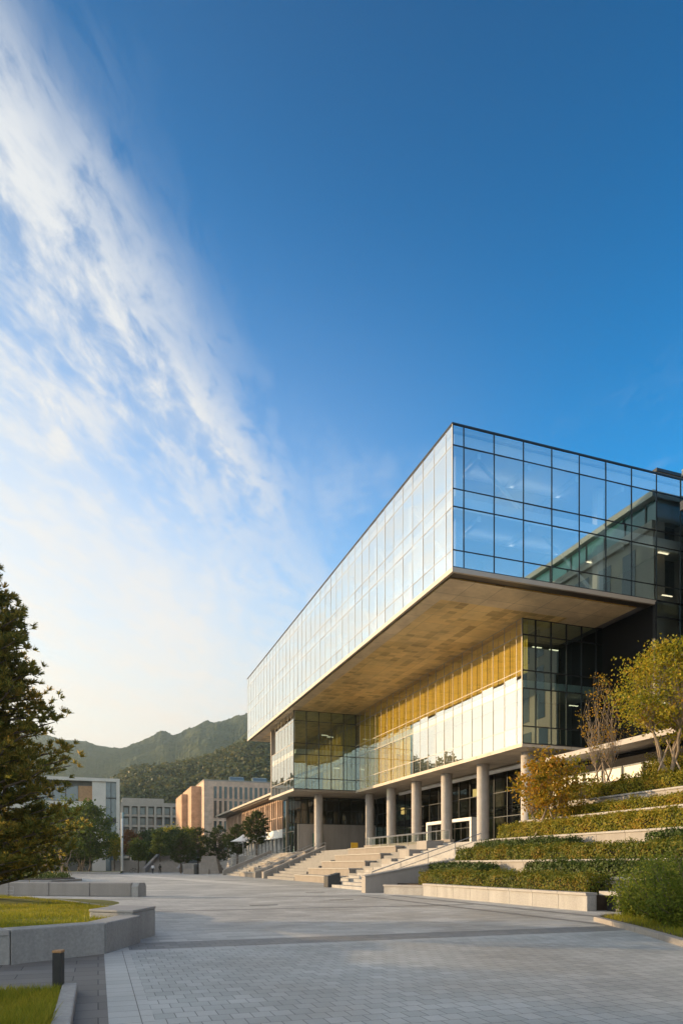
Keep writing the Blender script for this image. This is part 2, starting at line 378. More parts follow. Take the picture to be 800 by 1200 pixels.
M['pine'] = leaf('pine needles', [(.085,.12,.032),(.17,.185,.04),(.34,.275,.05),(.56,.35,.06)], .65)
M['leaf_green'] = leaf('green leaves', [(.045,.08,.012),(.09,.13,.018),(.17,.19,.025)], .5)
M['leaf_dark'] = leaf('dark leaves', [(.022,.04,.012),(.045,.07,.018),(.09,.115,.025)], .38)
M['leaf_yellow'] = leaf('yellowing leaves', [(.10,.135,.014),(.24,.25,.02),(.42,.34,.028),(.42,.24,.02)], .45)
M['leaf_orange'] = leaf('orange leaves', [(.09,.11,.012),(.26,.20,.018),(.44,.26,.02),(.42,.17,.02)], .5)
M['leaf_red'] = leaf('red brown leaves', [(.10,.04,.015),(.20,.07,.02),(.24,.13,.03)], .4)
M['hedge'] = leaf('hedge leaves', [(.05,.08,.010),(.11,.145,.015),(.22,.205,.022),(.30,.18,.025)], .4)
M['hedge_dark'] = leaf('dark hedge leaves', [(.03,.055,.010),(.055,.09,.015),(.095,.125,.02)], .25)
M['hedge_gold'] = leaf('golden hedge leaves', [(.08,.11,.010),(.20,.205,.018),(.34,.28,.022),(.36,.20,.022)], .42)
M['shrub'] = leaf('shrub leaves', [(.075,.12,.016),(.16,.21,.026),(.32,.32,.038)], .55)
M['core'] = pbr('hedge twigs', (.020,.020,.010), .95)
M['grass'] = leaf('grass blades', [(.14,.18,.016),(.26,.27,.022),(.40,.33,.035)], .45)
M['forest'] = leaf('forest leaves', [(.055,.072,.018),(.085,.10,.024),(.13,.125,.028),(.19,.15,.035)], .35)
def mountain_mat():
    m, t, out = mat('forested mountain'); p = t.new('ShaderNodeBsdfPrincipled'); t.l.new(p.outputs[0], out.inputs[0]); p.inputs['Roughness'].default_value = .95
    p.inputs['Specular IOR Level'].default_value = .1
    tc = t.new('ShaderNodeTexCoord').outputs['Object']
    v = t.new('ShaderNodeTexVoronoi'); t.l.new(tc, v.inputs['Vector']); v.inputs['Scale'].default_value = .085
    n = t.noise(tc, .012, 6, .65); n2 = t.noise(tc, .11, 4, .7)
    f = t.math('ADD', t.math('MULTIPLY', n, .5), t.math('MULTIPLY', n2, .5))
    t.l.new(t.ramp(f, [(.33, (.045,.055,.02)), (.52, (.075,.085,.028)), (.70, (.13,.125,.045))]), p.inputs['Base Color'])
    b = t.new('ShaderNodeBump'); b.inputs['Strength'].default_value = 1.; b.inputs['Distance'].default_value = 5.
    t.l.new(t.math('SUBTRACT', t.math('MULTIPLY', n2, 1.2), v.outputs['Distance']), b.inputs['Height']); t.l.new(b.outputs[0], p.inputs['Normal']); return m
M['mountain'] = mountain_mat()
M['hill'] = pbr('hill soil', (.03,.04,.015), .95, var=.3, vscale=.05)
M['skin'] = pbr('skin', (.50,.33,.25), .6); M['hair'] = pbr('hair', (.012,.011,.01), .5)
M['black_cloth'] = pbr('black cloth', (.014,.014,.016), .85); M['navy'] = pbr('navy cloth', (.02,.024,.04), .85)
M['white_cloth'] = pbr('white cloth', (.68,.70,.74), .8)
# ------------------------------------------------------------------ ground
def sheet(name, poly, z, m, loc=(0,0,0)):
    b = MB(); b.quad(*[Vector((p[0], p[1], z)) for p in poly]); return structure(b.build(name, m, loc=(loc[0], loc[1], z)))
sheet('ground', [(-1040,-800),(690,-800),(690,1580),(-1040,1580)], -.03, M['earth'])
def grid_sheet(name, s0, s1, t0, t1, z, m): return sheet(name, [W(s0,t0),W(s1,t0),W(s1,t1),W(s0,t1)], z, m)
grid_sheet('plaza', -70, 46, -30, 150, 0, M['slab'])
grid_sheet('plaza_pavers', .55, 40, -30, 13.0, .004, M['paver'])
grid_sheet('paver_border', .10, .55, -30, 13.0, .004, M['paver_edge'])
grid_sheet('paver_border_cross', .10, 40, 13.0, 13.35, .004, M['paver_edge'])
grid_sheet('walkway', -40, .10, -30, 13.35, .004, M['walk'])
grid_sheet('dark_paving_band', .55, 14.6, 13.35, 14.5, .004, M['band'])
grid_sheet('dark_paving_strip', 12.6, 12.95, 14.5, 33, .004, M['band'])
grid_sheet('dark_paving_line', 14.3, 14.75, 16.5, 33, .004, M['band'])
for k, (t0, t1, mm) in enumerate(((24.0, 24.35, 'band'), (33.0, 33.4, 'band'), (43.5, 44.4, 'band_light'), (56, 57, 'band_light'), (70, 71.2, 'band'))):
    grid_sheet('plaza_cross_band', -6, 14.2, t0, t1, .004, M[mm])
for k, (s, t) in enumerate(((10.5, 29.5), (6.2, 26.6), (11.9, 38.0))):
    d = thing('drain_grate', ['slotted drain grate nearest to the lowest planter wall', 'slotted drain grate alone in the open paving', 'slotted drain grate before the short planter wall'][k], 'drain', W(s, t, 0))
    MB().box(s-.55, s+.55, t-.12, t+.12, -.02, .010).build('frame', M['dark_metal'], d)
    b_ = MB()
    for q in range(14): b_.box(s-.5+q*.074, s-.47+q*.074, t-.09, t+.09, .0101, .0135)
    b_.build('grille', M['metal'], d)
sheet('pale_paving_path', [W(11.5,50), W(14,50), W(5.5,112), W(2,112)], .008, M['band_light'])

# ------------------------------------------------------------------ hills and mountains
def hill(name, pts, depth, m, seed, amp=6., nx=140, ny=26, back=1.):
    """a ridge drawn through (X, Y, height) points and falling towards the viewer over `depth` metres"""
    b = MB(); n = len(pts); rj = random.Random(1); jag = depth*.004
    def at(u):
        q = u*(n-1); i = min(int(q), n-2); f = q-i
        return Vector(pts[i]).lerp(Vector(pts[i+1]), f)
    rows = []
    for j in range(ny):
        v = j/(ny-1)*1.6; row = []           # 0 foot, 1 crest, beyond: the far side
        for i in range(nx):
            p = at(i/(nx-1)); dv = Vector((p.x, p.y, 0)).normalized()
            h = p.z*(math.sin(min(v, 1)*math.pi/2)**1.25 if v <= 1 else max(0, 1-(v-1)*1.5))
            q = Vector((p.x, p.y, 0)) - dv*depth*(1-v)
            k = noise.fractal(Vector((q.x/depth*2.2, q.y/depth*2.2, seed)), .9, 2.1, 6)
            k2 = noise.ridged_multi_fractal(Vector((q.x/depth*3.1, q.y/depth*3.1, seed+3)), .9, 2, 5, 1, 2)
            q.z = max(-1, h + (amp*k + amp*.8*(k2-1))*min(1, v*1.4) * (1 if v < .86 else .35) + rj.random()*jag)
            row.append(q)
        rows.append(row)
    o = 0
    b.v = [q for r in rows for q in r]
    b.f = [(j*nx+i, j*nx+i+1, (j+1)*nx+i+1, (j+1)*nx+i) for j in range(ny-1) for i in range(nx-1)]
    return structure(b.build(name, m, loc=(0,0,0), rz=0, smooth=True)), rows
def prof(D, lst): return [((x-400)/800*D, D, (1014-y)/800*D + 1.6) for x, y in lst]
far = prof(1500, [(-140,969),(-100,909),(-60,881),(0,877),(40,873),(82,874),(100,873),(116,878),(141,882),(175,878),(190,870),(205,870),(222,863),(249,858),(276,855),(293,850),(330,841),(380,839),(450,859),(560,909),(700,959)])
hill('far_mountain', far, 700, M['mountain'], 2.2, 26, 420, 60)
spur = prof(1000, [(150,992),(190,952),(220,922),(250,900),(270,883),(293,867),(330,849),(380,842),(460,857),(600,907)])
hill('mountain_spur', spur, 500, M['mountain'], 5.1, 14, 300, 50)
near = prof(620, [(60,993),(100,953),(146,923),(170,917),(202,912),(235,905),(262,897),(290,887),(313,881),(360,876),(450,888),(560,938)])
nh, nrows = hill('near_hill', near, 260, M['hill'], 7.7, 5, 120, 26)
lh_pts = []
for az, hgt in ((20,2),(25,30),(30,66),(36,92),(42,88),(47,76),(51,66),(55,46),(59,20),(64,4)):
    D = 620; lh_pts.append((-D*math.sin(R(az)), D*math.cos(R(az)), hgt))
lh, lrows = hill('west_hill', lh_pts, 200, M['hill'], 9.3, 6, 90, 22)
def forest(name, rows, per, size, seed, skip=0.):
    rnd = random.Random(seed); b = MB()
    ny = len(rows); nx = len(rows[0])
    for j in range(1, int(ny/1.6)+2):
        for i in range(nx-1):
            for k in range(per):
                if rnd.random() < skip: continue
                p = rows[j][i].lerp(rows[min(j+1, ny-1)][i], rnd.random()).lerp(rows[j][i+1], rnd.random())
                if p.z < 3: continue
                r = size*(.55+.8*rnd.random()); c = p + Vector((0, 0, r*.5))
                for q in range(44):
                    d = Vector((rnd.gauss(0,1), rnd.gauss(0,1), rnd.gauss(.3,.9))).normalized()
                    e = c + Vector((d.x*r, d.y*r, d.z*r*1.05))*(.75+.3*rnd.random())
                    n1 = (d + Vector((rnd.gauss(0,.5), rnd.gauss(0,.5), rnd.gauss(0,.5)))).normalized()
                    u = n1.cross(Vector((rnd.random(), rnd.random(), rnd.random()))).normalized(); w = n1.cross(u); z = r*(.15+.14*rnd.random())
                    b.quad(e-u*z, e+w*z*.8, e+u*z, e-w*z*.8)
    return stuff(b.build(name, M['forest'], loc=(0,0,0), rz=0))
forest('forest', nrows, 2, 5.0, 3)
forest('west_forest', lrows, 1, 7.0, 4)
# unseen berm added beyond the left edge to shade the nearest paving
eb = MB(); rnd = random.Random(5)
N = 65; rows = []
for j, (dx, h) in enumerate(((9,0),(5,.55),(2,.9),(0,1),(-3,.85),(-9,0))):
    rows.append([Vector((-62+dx*1.4, -60+ i*1.5, 9.5*h*(.9+.2*noise.noise(Vector((i*.21, dx*.3, 2)))) * min(1, (N-1-i)/5))) for i in range(N)])
eb.v = [p for r in rows for p in r]; eb.f = [(j*N+i, j*N+i+1, (j+1)*N+i+1, (j+1)*N+i) for j in range(5) for i in range(N-1)]
structure(eb.build('shade_berm', M['turf'], loc=(-62,-16,0), rz=0, smooth=True))

# ------------------------------------------------------------------ the glass building
def curtain(parent, name, face, c, xs, zs, gm, mm, mw=.06, md=.10, out=-1, tilt=.004, mname='mullion', seed=0, lab=None):
    rnd = random.Random(seed+len(xs)); g = MB(); m = MB()
    P = (lambda a, d, z: W(c+d, a, z)) if face == 'W' else (lambda a, d, z: W(a, c+d, z))
    for i in range(len(xs)-1):
        for j in range(len(zs)-1):
            a0, a1, z0, z1 = xs[i]+.008, xs[i+1]-.008, zs[j]+.008, zs[j+1]-.008
            ta, tz = rnd.gauss(0, tilt), rnd.gauss(0, tilt)
            g.quad(P(a0, -ta-tz, z0), P(a1, ta-tz, z0), P(a1, ta+tz, z1), P(a0, -ta+tz, z1))
    lo, hi = sorted((out*md*.55, -out*md*.45))
    def bar(a0, a1, z0, z1, k):
        if face == 'W': m.box(c+lo*k, c+hi*k, a0, a1, z0, z1)
        else: m.box(a0, a1, c+lo*k, c+hi*k, z0, z1)
    for a in xs: bar(a-mw/2, a+mw/2, zs[0], zs[-1], 1.)
    for z in zs: bar(xs[0], xs[-1], z-mw/2, z+mw/2, .86)
    o = g.build(name, gm, parent); m.build(mname, mm, o)
    if lab: o['label'] = lab
    return o
def steps(a0, a1, d, first=None):
    r = [a0]; a = a0 + (first or d)
    while a < a1-.3: r.append(a); a += d
    return r + [a1]
S1, T1, T2 = 22.97, 41.7, 110.2
ZU = [22.15, 23.33, 26.33, 27.56, 30.56, 31.97]
SL, TL, TW, SW = 32.7, 47.7, 86.1, 24.05
ZL = [11.6, 13.0, 16.12, 17.59, 20.52, 21.85]
B = thing('glass_building', 'large glass building with a long cantilevered upper box over round concrete columns', 'building', W(SL, TL, 3.3))
curtain(B, 'west_glazing', 'W', S1, steps(T1, T2, 1.8, .95), ZU, M['glass_side'], M['mullion_light'], .03, .035, tilt=.0035, seed=1)
curtain(B, 'end_glazing', 'S', T1, [S1, S1+.87]+[S1+.87+2.42*k for k in range(1, 14)], ZU, M['glass_end'], M['mullion'], .06, .08, tilt=.004, seed=2)
MB().box(S1-.04, S1+.03, T1-.04, T1+.03, 22.0, 32.02).build('corner_trim', M['mullion_light'], B)
# roof, floors, ceilings, inner columns
roof = MB().box(S1+.1, 57, T1+.1, T2, 31.62, 31.93).build('roof', M['fascia'], B)
MB().box(S1-.06, S1+.1, T1-.06, T2+.05, 31.97, 32.08).box(S1+.1, 57, T1-.06, T1+.1, 31.97, 32.08).build('roof_edge', M['mullion'], roof)
MB().box(S1+.25, 57, T1+.25, T2-.1, 22.02, 22.35).build('floor_slab', M['carpet'], B)
MB().box(S1+.25, 57, T1+.25, T2-.1, 26.55, 27.2).build('floor_slab', M['ceiling'], B)
MB().box(S1+.3, 57, T1+.3, T2-.15, 30.75, 31.55).build('ceiling', M['ceiling'], B)
MB().box(S1+.3, 57, T1+.3, T2-.15, 26.3, 26.5).build('ceiling', M['ceiling'], B)
for t in [43.2+7.28*k for k in range(10)]:
    for s in ((S1+1.2, S1+13.5, S1+26) if t < 60 else (S1+1.2,)):
        MB().box(s-.28, s+.28, t-.28, t+.28, 22.35, 31.4).build('inner_column', M['white'], B)
for k, (s, t) in enumerate(((S1+1.2, 43.2), (S1+1.2, 50.5), (S1+1.2, 57.8), (S1+1.2, 65.0))):
    MB().tube([W(s, t, 22.4), W(s, t+7.28, 30.7)], .16, 8).build('diagonal_brace', M['white'], B)
MB().tube([W(S1+13.5, 43.2, 22.4), W(S1+3, 43.2, 30.7)], .13, 8).build('diagonal_brace', M['white'], B)
MB().box(S1+12, S1+12.2, 47, 108, 22.35, 31.4).build('core_wall', M['white'], B)
for t in (45.5, 52):
    for s in (33.5, 37.4):
        for z in ((26.26, 30.71) if s < 30 else (26.26,)):
            MB().box(s, s+1.1, t, t+.12, z-.04, z).build('ceiling_light', M['lamp'], B)
for t in (44.4, 50.4, 56.4, 62.4):        # made-up uplighters added to brighten the upper floors
    for z in (25.7, 30.15):
        q = MB().box(24.6, 34.7, t, t+.2, z-.06, z).build('fill_uplighter', M['white'], B)
        MB().quad(W(24.64,t+.03,z+.004), W(34.6,t+.03,z+.004), W(34.6,t+.17,z+.004), W(24.64,t+.17,z+.004)).build('tube', M['fill_uplight'], q)
for s in (25.2, 29.4, 33.6, 37.8):         # ceiling beams
    MB().box(s, s+.3, T1+.5, 75, 30.3, 30.74).box(s, s+.3, T1+.5, 75, 25.85, 26.29).build('ceiling_beam', M['white'], B)
# north end and west of the upper box
MB().box(S1+.1, 57, T2, T2+.2, 22.05, 31.6).build('north_wall', M['fascia'], B)
# soffit of the cantilever
ST = 39.9
sf = MB().box(S1+.42, ST, T1+1.15, T2-.2, 21.85, 22.0).build('soffit', M['soffit'], B)
MB().box(S1+.42, ST, T1+1.15, T1+4.75, 21.842, 21.849).box(S1+.42, S1+1.6, T1+4.75, T2-.2, 21.842, 21.849).box(36.2, ST, T1+4.75, TL+3, 21.842, 21.849).build('border_panels', M['soffit_pale'], sf)
pr = random.Random(4)
fa = MB().box(S1-.05, S1+.16, T1-.05, T2, 21.80, 22.12).box(S1+.16, ST+.8, T1-.05, T1+.16, 21.80, 22.12).build('fascia', M['fascia'], B)
MB().box(S1+.16, S1+.42, T1+.16, T2, 21.95, 22.05).box(S1+.42, ST+.8, T1+.16, T1+1.15, 21.93, 22.05).build('reveal', M['bronze'], fa)
# lower volume: west face, end face, projecting wing
xs = steps(TL, TW, 1.8, .8)
curtain(B, 'lower_west_glazing', 'W', SL, xs, ZL, M['glass_low'], M['mullion_light'], .05, .05, tilt=.004, seed=3)
curtain(B, 'lower_end_glazing', 'S', TL, [SL, SL+1.28]+[SL+1.28+1.53*k for k in range(1, 7)], ZL, M['glass_low_end'], M['mullion'], .085, .12, tilt=.004, seed=4)
curtain(B, 'wing_end_glazing', 'S', TW, [SW+k*1.73 for k in range(6)], ZL, M['glass_low_end'], M['mullion'], .085, .12, tilt=.004, seed=5)
curtain(B, 'wing_west_glazing', 'W', SW, [TW+k*1.7 for k in range(8)], ZL[:4], M['glass_low'], M['mullion_light'], .05, .05, tilt=.003, seed=6)
curtain(B, 'wing_west_glazing', 'W', SW+.12, [TW+k*1.7 for k in range(7)], ZL[3:], M['glass_low'], M['mullion_light'], .05, .05, tilt=.003, seed=7)
MB().box(SW+.3, 40, TW+13.6, TW+13.9, 11.6, 21.8).build('wing_back_wall', M['wall_stone'], B)
MB().box(SL-.05, SL+.05, TL-.05, TL+.05, 11.5, 21.85).build('corner_trim', M['mullion_light'], B)
# ochre blinds hang in the upper half behind the lower west glass
for i in range(len(xs)-1):
    MB().box(SL+.55, SL+.58, xs[i]+.06, xs[i+1]-.06, 17.45 if xs[i] < 70 else 11.7, 21.7).build('blind', M['blind'], B)
MB().box(SL+.4, 52, TL+.4, TW+13, 16.2, 16.9).build('floor_slab', M['ceiling'], B)
MB().box(SW+.4, SL+.4, TW+.4, TW+13, 16.2, 16.9).build('floor_slab', M['ceiling'], B)
MB().box(SL+2.6, SL+2.8, TL+1.5, TW+12, 11.9, 21.7).build('inner_wall', M['interior'], B)
MB().box(SL+2.8, 46, TL+4.0, TL+4.2, 11.9, 21.7).build('inner_wall', M['interior'], B)
MB().box(SW+.6, SL+2.6, TW+6, TW+6.2, 11.9, 21.7).build('inner_wall', M['interior'], B)
for (s, t, z) in ((34.5,48.8,20.0),(36.5,49.2,20.1),(38.4,49.0,15.4),(28.5,88,19.2),(29.6,89,19.2),(30.4,88.6,14.9)):
    MB().box(s, s+.9, t, t+.12, z, z+.05).build('ceiling_light', M['lamp'], B)
# underside
un = MB().box(SL-.03, 56, TL-.03, TW, 11.30, 11.58).box(SW-.02, 56, TW, TW+13.6, 11.30, 11.58).build('underside', M['under'], B)
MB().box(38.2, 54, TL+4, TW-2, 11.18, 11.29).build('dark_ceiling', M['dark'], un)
MB().tube([W(37.4, 52, 10.9), W(37.4, 53.2, 10.95), W(37.4, 82, 10.95)], .22, 8).build('ceiling_trough', M['white'], un)
# columns
col_pts = [(34.9, 50.1+7.28*k, 3.2) for k in range(6)] + [(28.6, 89.7, 3.0), (29.1, 97.4, 3.0)]
def column(s, t, z):
    b = MB(); H = 11.3-z; pr_ = []
    for k in range(5):                       # drum joints
        pr_ += [(.585, k*H/5+.012), (.585, (k+1)*H/5-.02), (.572, (k+1)*H/5-.008)]
    return b.lathe(W(s, t, z), [(.585, 0)] + pr_ + [(.585, H)], 40).build('column', M['concrete'], B, smooth=False)
for p in col_pts: column(*p)
# ground floor behind the columns
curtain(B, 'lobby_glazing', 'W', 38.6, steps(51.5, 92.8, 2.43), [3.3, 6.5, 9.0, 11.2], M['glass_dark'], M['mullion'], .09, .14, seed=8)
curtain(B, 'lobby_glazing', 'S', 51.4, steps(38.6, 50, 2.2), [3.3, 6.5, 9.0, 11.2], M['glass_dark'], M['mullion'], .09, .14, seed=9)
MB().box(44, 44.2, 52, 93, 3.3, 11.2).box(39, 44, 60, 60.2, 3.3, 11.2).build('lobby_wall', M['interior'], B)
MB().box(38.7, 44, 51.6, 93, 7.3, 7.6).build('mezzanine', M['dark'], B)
for (s, t, z) in ((41,55,9.6),(42,62,9.8),(41.5,70,9.6),(42,78,9.4),(41,84,9.3),(40.5,88,8.8)):
    MB().box(s, s+.5, t, t+.5, z, z+.9).build('lobby_lamp', M['lobby_lamp'], B)
pf = MB().box(37.6, 38.5, 64.2, 64.55, 3.3, 6.4).box(37.6, 38.5, 74.5, 74.85, 3.3, 6.4).box(37.6, 38.5, 64.2, 74.85, 6.4, 6.75).build('entrance_portal', M['white'], B)
curtain(pf, 'door', 'W', 38.2, [64.55+1.42*k for k in range(8)], [3.35, 5.7, 6.38], M['glass_dark'], M['mullion'], .06, .08, seed=10)
MB().box(26.6, 38.5, 93, 93.3, 3.2, 7.4).build('stone_wall', M['granite_light'], B)
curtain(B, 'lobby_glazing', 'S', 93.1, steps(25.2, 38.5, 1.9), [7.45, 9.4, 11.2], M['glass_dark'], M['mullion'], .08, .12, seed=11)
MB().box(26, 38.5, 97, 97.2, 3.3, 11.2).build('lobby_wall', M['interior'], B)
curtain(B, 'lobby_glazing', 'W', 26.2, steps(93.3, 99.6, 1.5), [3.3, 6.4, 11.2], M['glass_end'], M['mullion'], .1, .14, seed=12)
# right hand wing: glass down to the ground, stone block inside and above it
zs = [4.5, 8.0, 11.6, 13.0, 16.1, 17.6, 20.9, 22.15]
curtain(B, 'tower_glazing', 'S', T1+.02, [40.75]+[S1+.87+2.42*k for k in range(8, 14)], zs, M['glass_end'], M['mullion'], .075, .14, seed=13)
MB().box(40.6, 40.74, T1-.06, T1+.2, 4.5, 22.0).build('tower_edge', M['mullion'], B)
MB().box(40.75, 40.95, T1+.3, 62, 4.5, 21.9).build('tower_side_wall', M['dark'], B)
sb = MB().box(41.8, 42.6, T1+1.0, 70, 3.3, 32.9).box(44.2, 57, T1+1.0, 70, 3.3, 32.9).box(42.6, 44.2, T1+1.4, 70, 3.3, 23.5).box(42.6, 44.2, T1+1.0, 70, 29.0, 32.9).build('stone_block', M['wall_stone'], B)
MB().box(41.7, 57, T1+.9, 70, 32.9, 33.15).build('parapet', M['mullion'], sb)
MB().box(42.6, 44.2, T1+1.6, T1+1.7, 23.5, 29.0).build('window', M['window'], sb)
for (s, z) in ((41.9, 22.9), (41.5, 26.2), (42.9, 18.4), (41.6, 14.4)):
    MB().box(s, s+1.0, T1+.5, T1+.62, z, z+.05).build('ceiling_light', M['lamp'], B)
MB().box(40.2, 41.3, 55, 56, 11.6, 22).build('recess_wall', M['dark'], B)
# side canopy and the row of bright boards below it
cn = MB().box(32.6, 44, 29.5, 44.5, 9.55, 9.9).build('side_canopy', M['concrete'], B)
MB().box(35.0, 35.3, 29.5, 47.5, 4.0, 9.5).build('side_wall', M['dark'], B)

# ------------------------------------------------------------------ stone building opposite, whose image stands in the end glass
O = thing('stone_building', 'tall stone building with slit windows and a glazed top storey facing the glass end wall', 'building', W(42, 10, 0))
MB().box(42, 60, -40, 40.2, 0, 28.6).build('wall', M['wall_stone'], O)
MB().box(42.3, 60, -40, 40.1, 29.3, 31.2).build('top_storey', M['teal_glass'], O)
MB().box(41.7, 60, -40, 40.3, 28.6, 29.25).build('cornice', M['wall_stone'], O)
MB().box(41.8, 60, -40, 40.25, 31.2, 31.7).build('roof', M['fascia'], O)
for k in range(22):
    for z in (4, 10.2, 16.4, 22.6):
        MB().box(41.96, 42.05, 38.2-k*2.9-1.5, 38.2-k*2.9, z, z+5.2).build('window', M['window'], O)
for k in range(14):
    MB().box(42.2, 42.4, 39-k*2.4, 39.12-k*2.4, 29.25, 31.2).build('glazing_bar', M['mullion'], O)

# ------------------------------------------------------------------ low wing with terracotta fins
L = thing('low_building', 'low building with terracotta fins over a white band and a thin overhanging roof', 'building', W(29, 132, 3.3))
MB().box(26.8, 45, 100.4, 166, 13.2, 13.55).build('roof', M['fascia'], L)
MB().box(27.2, 45, 100.6, 165, 12.95, 13.18).build('roof_soffit', M['bronze'], L)
MB().box(29.6, 45, 100.4, 164, 7.6, 12.9).build('upper_wall', M['window'], L)
MB().box(29.0, 45, 100.3, 164, 6.2, 7.6).build('white_band', M['white'], L)
MB().box(29.9, 45, 100.4, 163.5, 3.0, 6.2).build('shop_glazing', M['window'], L)
MB().box(29.0, 29.5, 100.4, 164, 9.55, 9.75).box(29.0, 29.5, 100.4, 164, 12.4, 12.9).build('sill_rail', M['fin'], L)
for k in range(44):
    t = 100.8+k*1.45; w = .34 if k % 3 else .75
    MB().box(28.9, 29.6, t, t+w, 7.62, 12.92).build('fin', M['fin'], L)
for k in range(22):
    MB().box(29.5, 29.9, 101+k*2.9, 101.25+k*2.9, 3.0, 6.2).build('shop_column', M['white'], L)

# ------------------------------------------------------------------ buildings behind the trees
def window_grid(parent, s0, n, ds, w, rows, t, m='window', frame='wall_pink'):
    for k in range(n):
        for z0, z1 in rows:
            f = MB().box(s0+k*ds, s0+k*ds+w, t-.06, t+.05, z0, z1).build('window', M[m], parent)
            MB().box(s0+k*ds-.1, s0+k*ds, t-.22, t, z0-.1, z1).box(s0+k*ds, s0+k*ds+w, t-.22, t, z0-.14, z0).build('frame', M[frame], f)
P = thing('beige_building', 'beige stone block with rows of tall narrow windows and blue rooftop lights', 'building', W(36, 215, 0))
MB().box(31.1, 70, 215, 240, 0, 28).build('wall', M['wall_pink'], P)
MB().box(31.0, 70, 214.9, 240, 28, 28.35).build('parapet', M['wall_stone'], P)
MB().box(28.1, 31.1, 222, 245, 0, 26.9).box(26.2, 28.1, 232, 250, 0, 25.2).build('stair_tower', M['wall_orange'], P)
window_grid(P, 34.1, 17, 1.62, .92, ((22.5, 26.3), (16.4, 21.8), (11.8, 15.4), (6, 9.8)), 215)
for s in (39.5, 47, 54.5):
    b = MB(); o_ = []
    for k in range(9):
        an = math.pi*k/8; o_.append((1.3*math.cos(an), 1.5*math.sin(an)))
    pts = [W(s, 218+a, 28.35+c) for a, c in o_] + [W(s+4.6, 218+a, 28.35+c) for a, c in o_]
    b.add(pts, [(k, k+1, 10+k, 9+k) for k in range(8)] + [tuple(range(9)), tuple(reversed(range(9, 18)))]).build('rooftop_light', M['win_blue'], P)
Q = thing('loggia_building', 'pale stone building with deep recessed balconies at the end of the square', 'building', W(20, 300, 0))
MB().box(9, 33, 302, 322, 0, 28).build('wall', M['interior'], Q)
MB().box(9.5, 26.5, 301, 322, 28, 29.9).box(9, 33.2, 299.9, 322, 26.4, 28).build('parapet', M['wall_stone'], Q)
for k in range(8): MB().box(9+k*3.35, 9.95+k*3.35, 299.9, 302.3, 0, 26.4).build('pier', M['wall_stone'], Q)
for z in (22.0, 17.6, 13.2, 8.8, 4.4): MB().box(9, 33.2, 300.3, 302.3, z, z+.95).build('balcony_slab', M['wall_stone'], Q)
for k in range(7):
    for z in (23.5, 19.0, 14.6, 10.2): MB().box(10.2+k*3.35, 12.0+k*3.35, 301.93, 302.05, z-.4, z+2.4).build('window', M['win_blue'], Q)
T = thing('office_building', 'white framed office block with wide ribbon windows and a timber panel behind the pine', 'building', W(-8, 180, 0))
MB().box(-22, 5, 181.2, 196, 0, 22.4).build('wall', M['interior'], T)
MB().box(-22, 5.1, 179.9, 196, 22.4, 23.2).box(4.3, 5.1, 179.9, 196, 0, 22.4).box(-1.4, 1.8, 180.3, 196, 0, 22.4).build('white_frame', M['office_stone'], T)
MB().box(-22, -1.4, 180.2, 182, 15.3, 17.3).box(-22, -1.4, 180.2, 182, 8.6, 10.8).build('spandrel', M['office_stone'], T)
MB().box(-4.6, -1.4, 180.6, 182, 17.3, 21.2).build('timber_panel', M['wood'], T)
for k in range(6): 
    for z0, z1 in ((17.5, 21.1), (11, 15)):
        f = MB().box(-22+k*2.9, -19.2+k*2.9, 181.0, 181.25, z0, z1).build('window', M['win_blue' if z0 > 15 else 'window'], T)
        MB().box(-22+k*2.9-.06, -22+k*2.9+.06, 180.9, 181.0, z0, z1).build('frame', M['mullion'], f)
f = MB().box(1.8, 4.3, 180.6, 182, 0, 22.4).build('stair_window', M['win_blue'], T)
MB().box(2.95, 3.1, 180.5, 180.6, 0, 22.4).box(1.8, 4.3, 180.5, 180.58, 18.2, 18.5).box(1.8, 4.3, 180.5, 180.58, 12.2, 13.4).box(1.8, 4.3, 180.5, 180.58, 6.5, 7.4).build('frame', M['mullion'], f)

# ------------------------------------------------------------------ terrace and stairs
structure(MB().box(26, 46, 37.0, 170, -.02, 3.3).build('terrace', M['terrace'], loc=W(36, 100, 0)))
ST_ = thing('stone_staircase', 'broad stone staircase with seating tiers rising to the columns', 'staircase', W(18.7, 70, 0))
def flight(t0, t1, s0=18.7, s1=25.9, z=3.3, n=11):
    b = MB(); ds = (s1-s0)/n
    for k in range(n): b.box(s0+k*ds, 26.0, t0, t1, k*z/n-(.02 if k == 0 else 0), (k+1)*z/n)
    return b.build('step_flight', M['step_shaded'], ST_)
flight(66.8, 78.6); flight(95, 106); flight(49.6, 54.5)
def tiers(t0, t1):
    for k in range(5):
        q = MB().box(18.72+k*1.44, 18.72+(k+1)*1.44, t0, t1, -.02, (k+1)*.66-.11).build('seat_tier', M['stone_step'], ST_, bevel=.015)
        MB().box(18.66+k*1.44, 18.72+(k+1)*1.44, t0+.01, t1-.01, (k+1)*.66-.105, (k+1)*.66-.004).build('coping', M['white_stone'], q, bevel=.015)
tiers(54.6, 66.7); tiers(84, 94.9)
for k in range(5): MB().box(18.0+k*1.5, 19.5+k*1.5, 47.7, 49.5, -.02, (k+1)*.7).build('stepped_block', M['granite_light'], ST_, bevel=.015)
for (a, b_) in ((78.7, 79.3), (83.2, 83.9), (106.1, 106.9)):
    w0 = [W(18.3,a,-.02),W(26,a,-.02),W(26,b_,-.02),W(18.3,b_,-.02),W(18.3,a,.75),W(26,a,3.95),W(26,b_,3.95),W(18.3,b_,.75)]
    MB().hexa(w0).build('cheek_wall', M['granite_light'], ST_, bevel=.012)
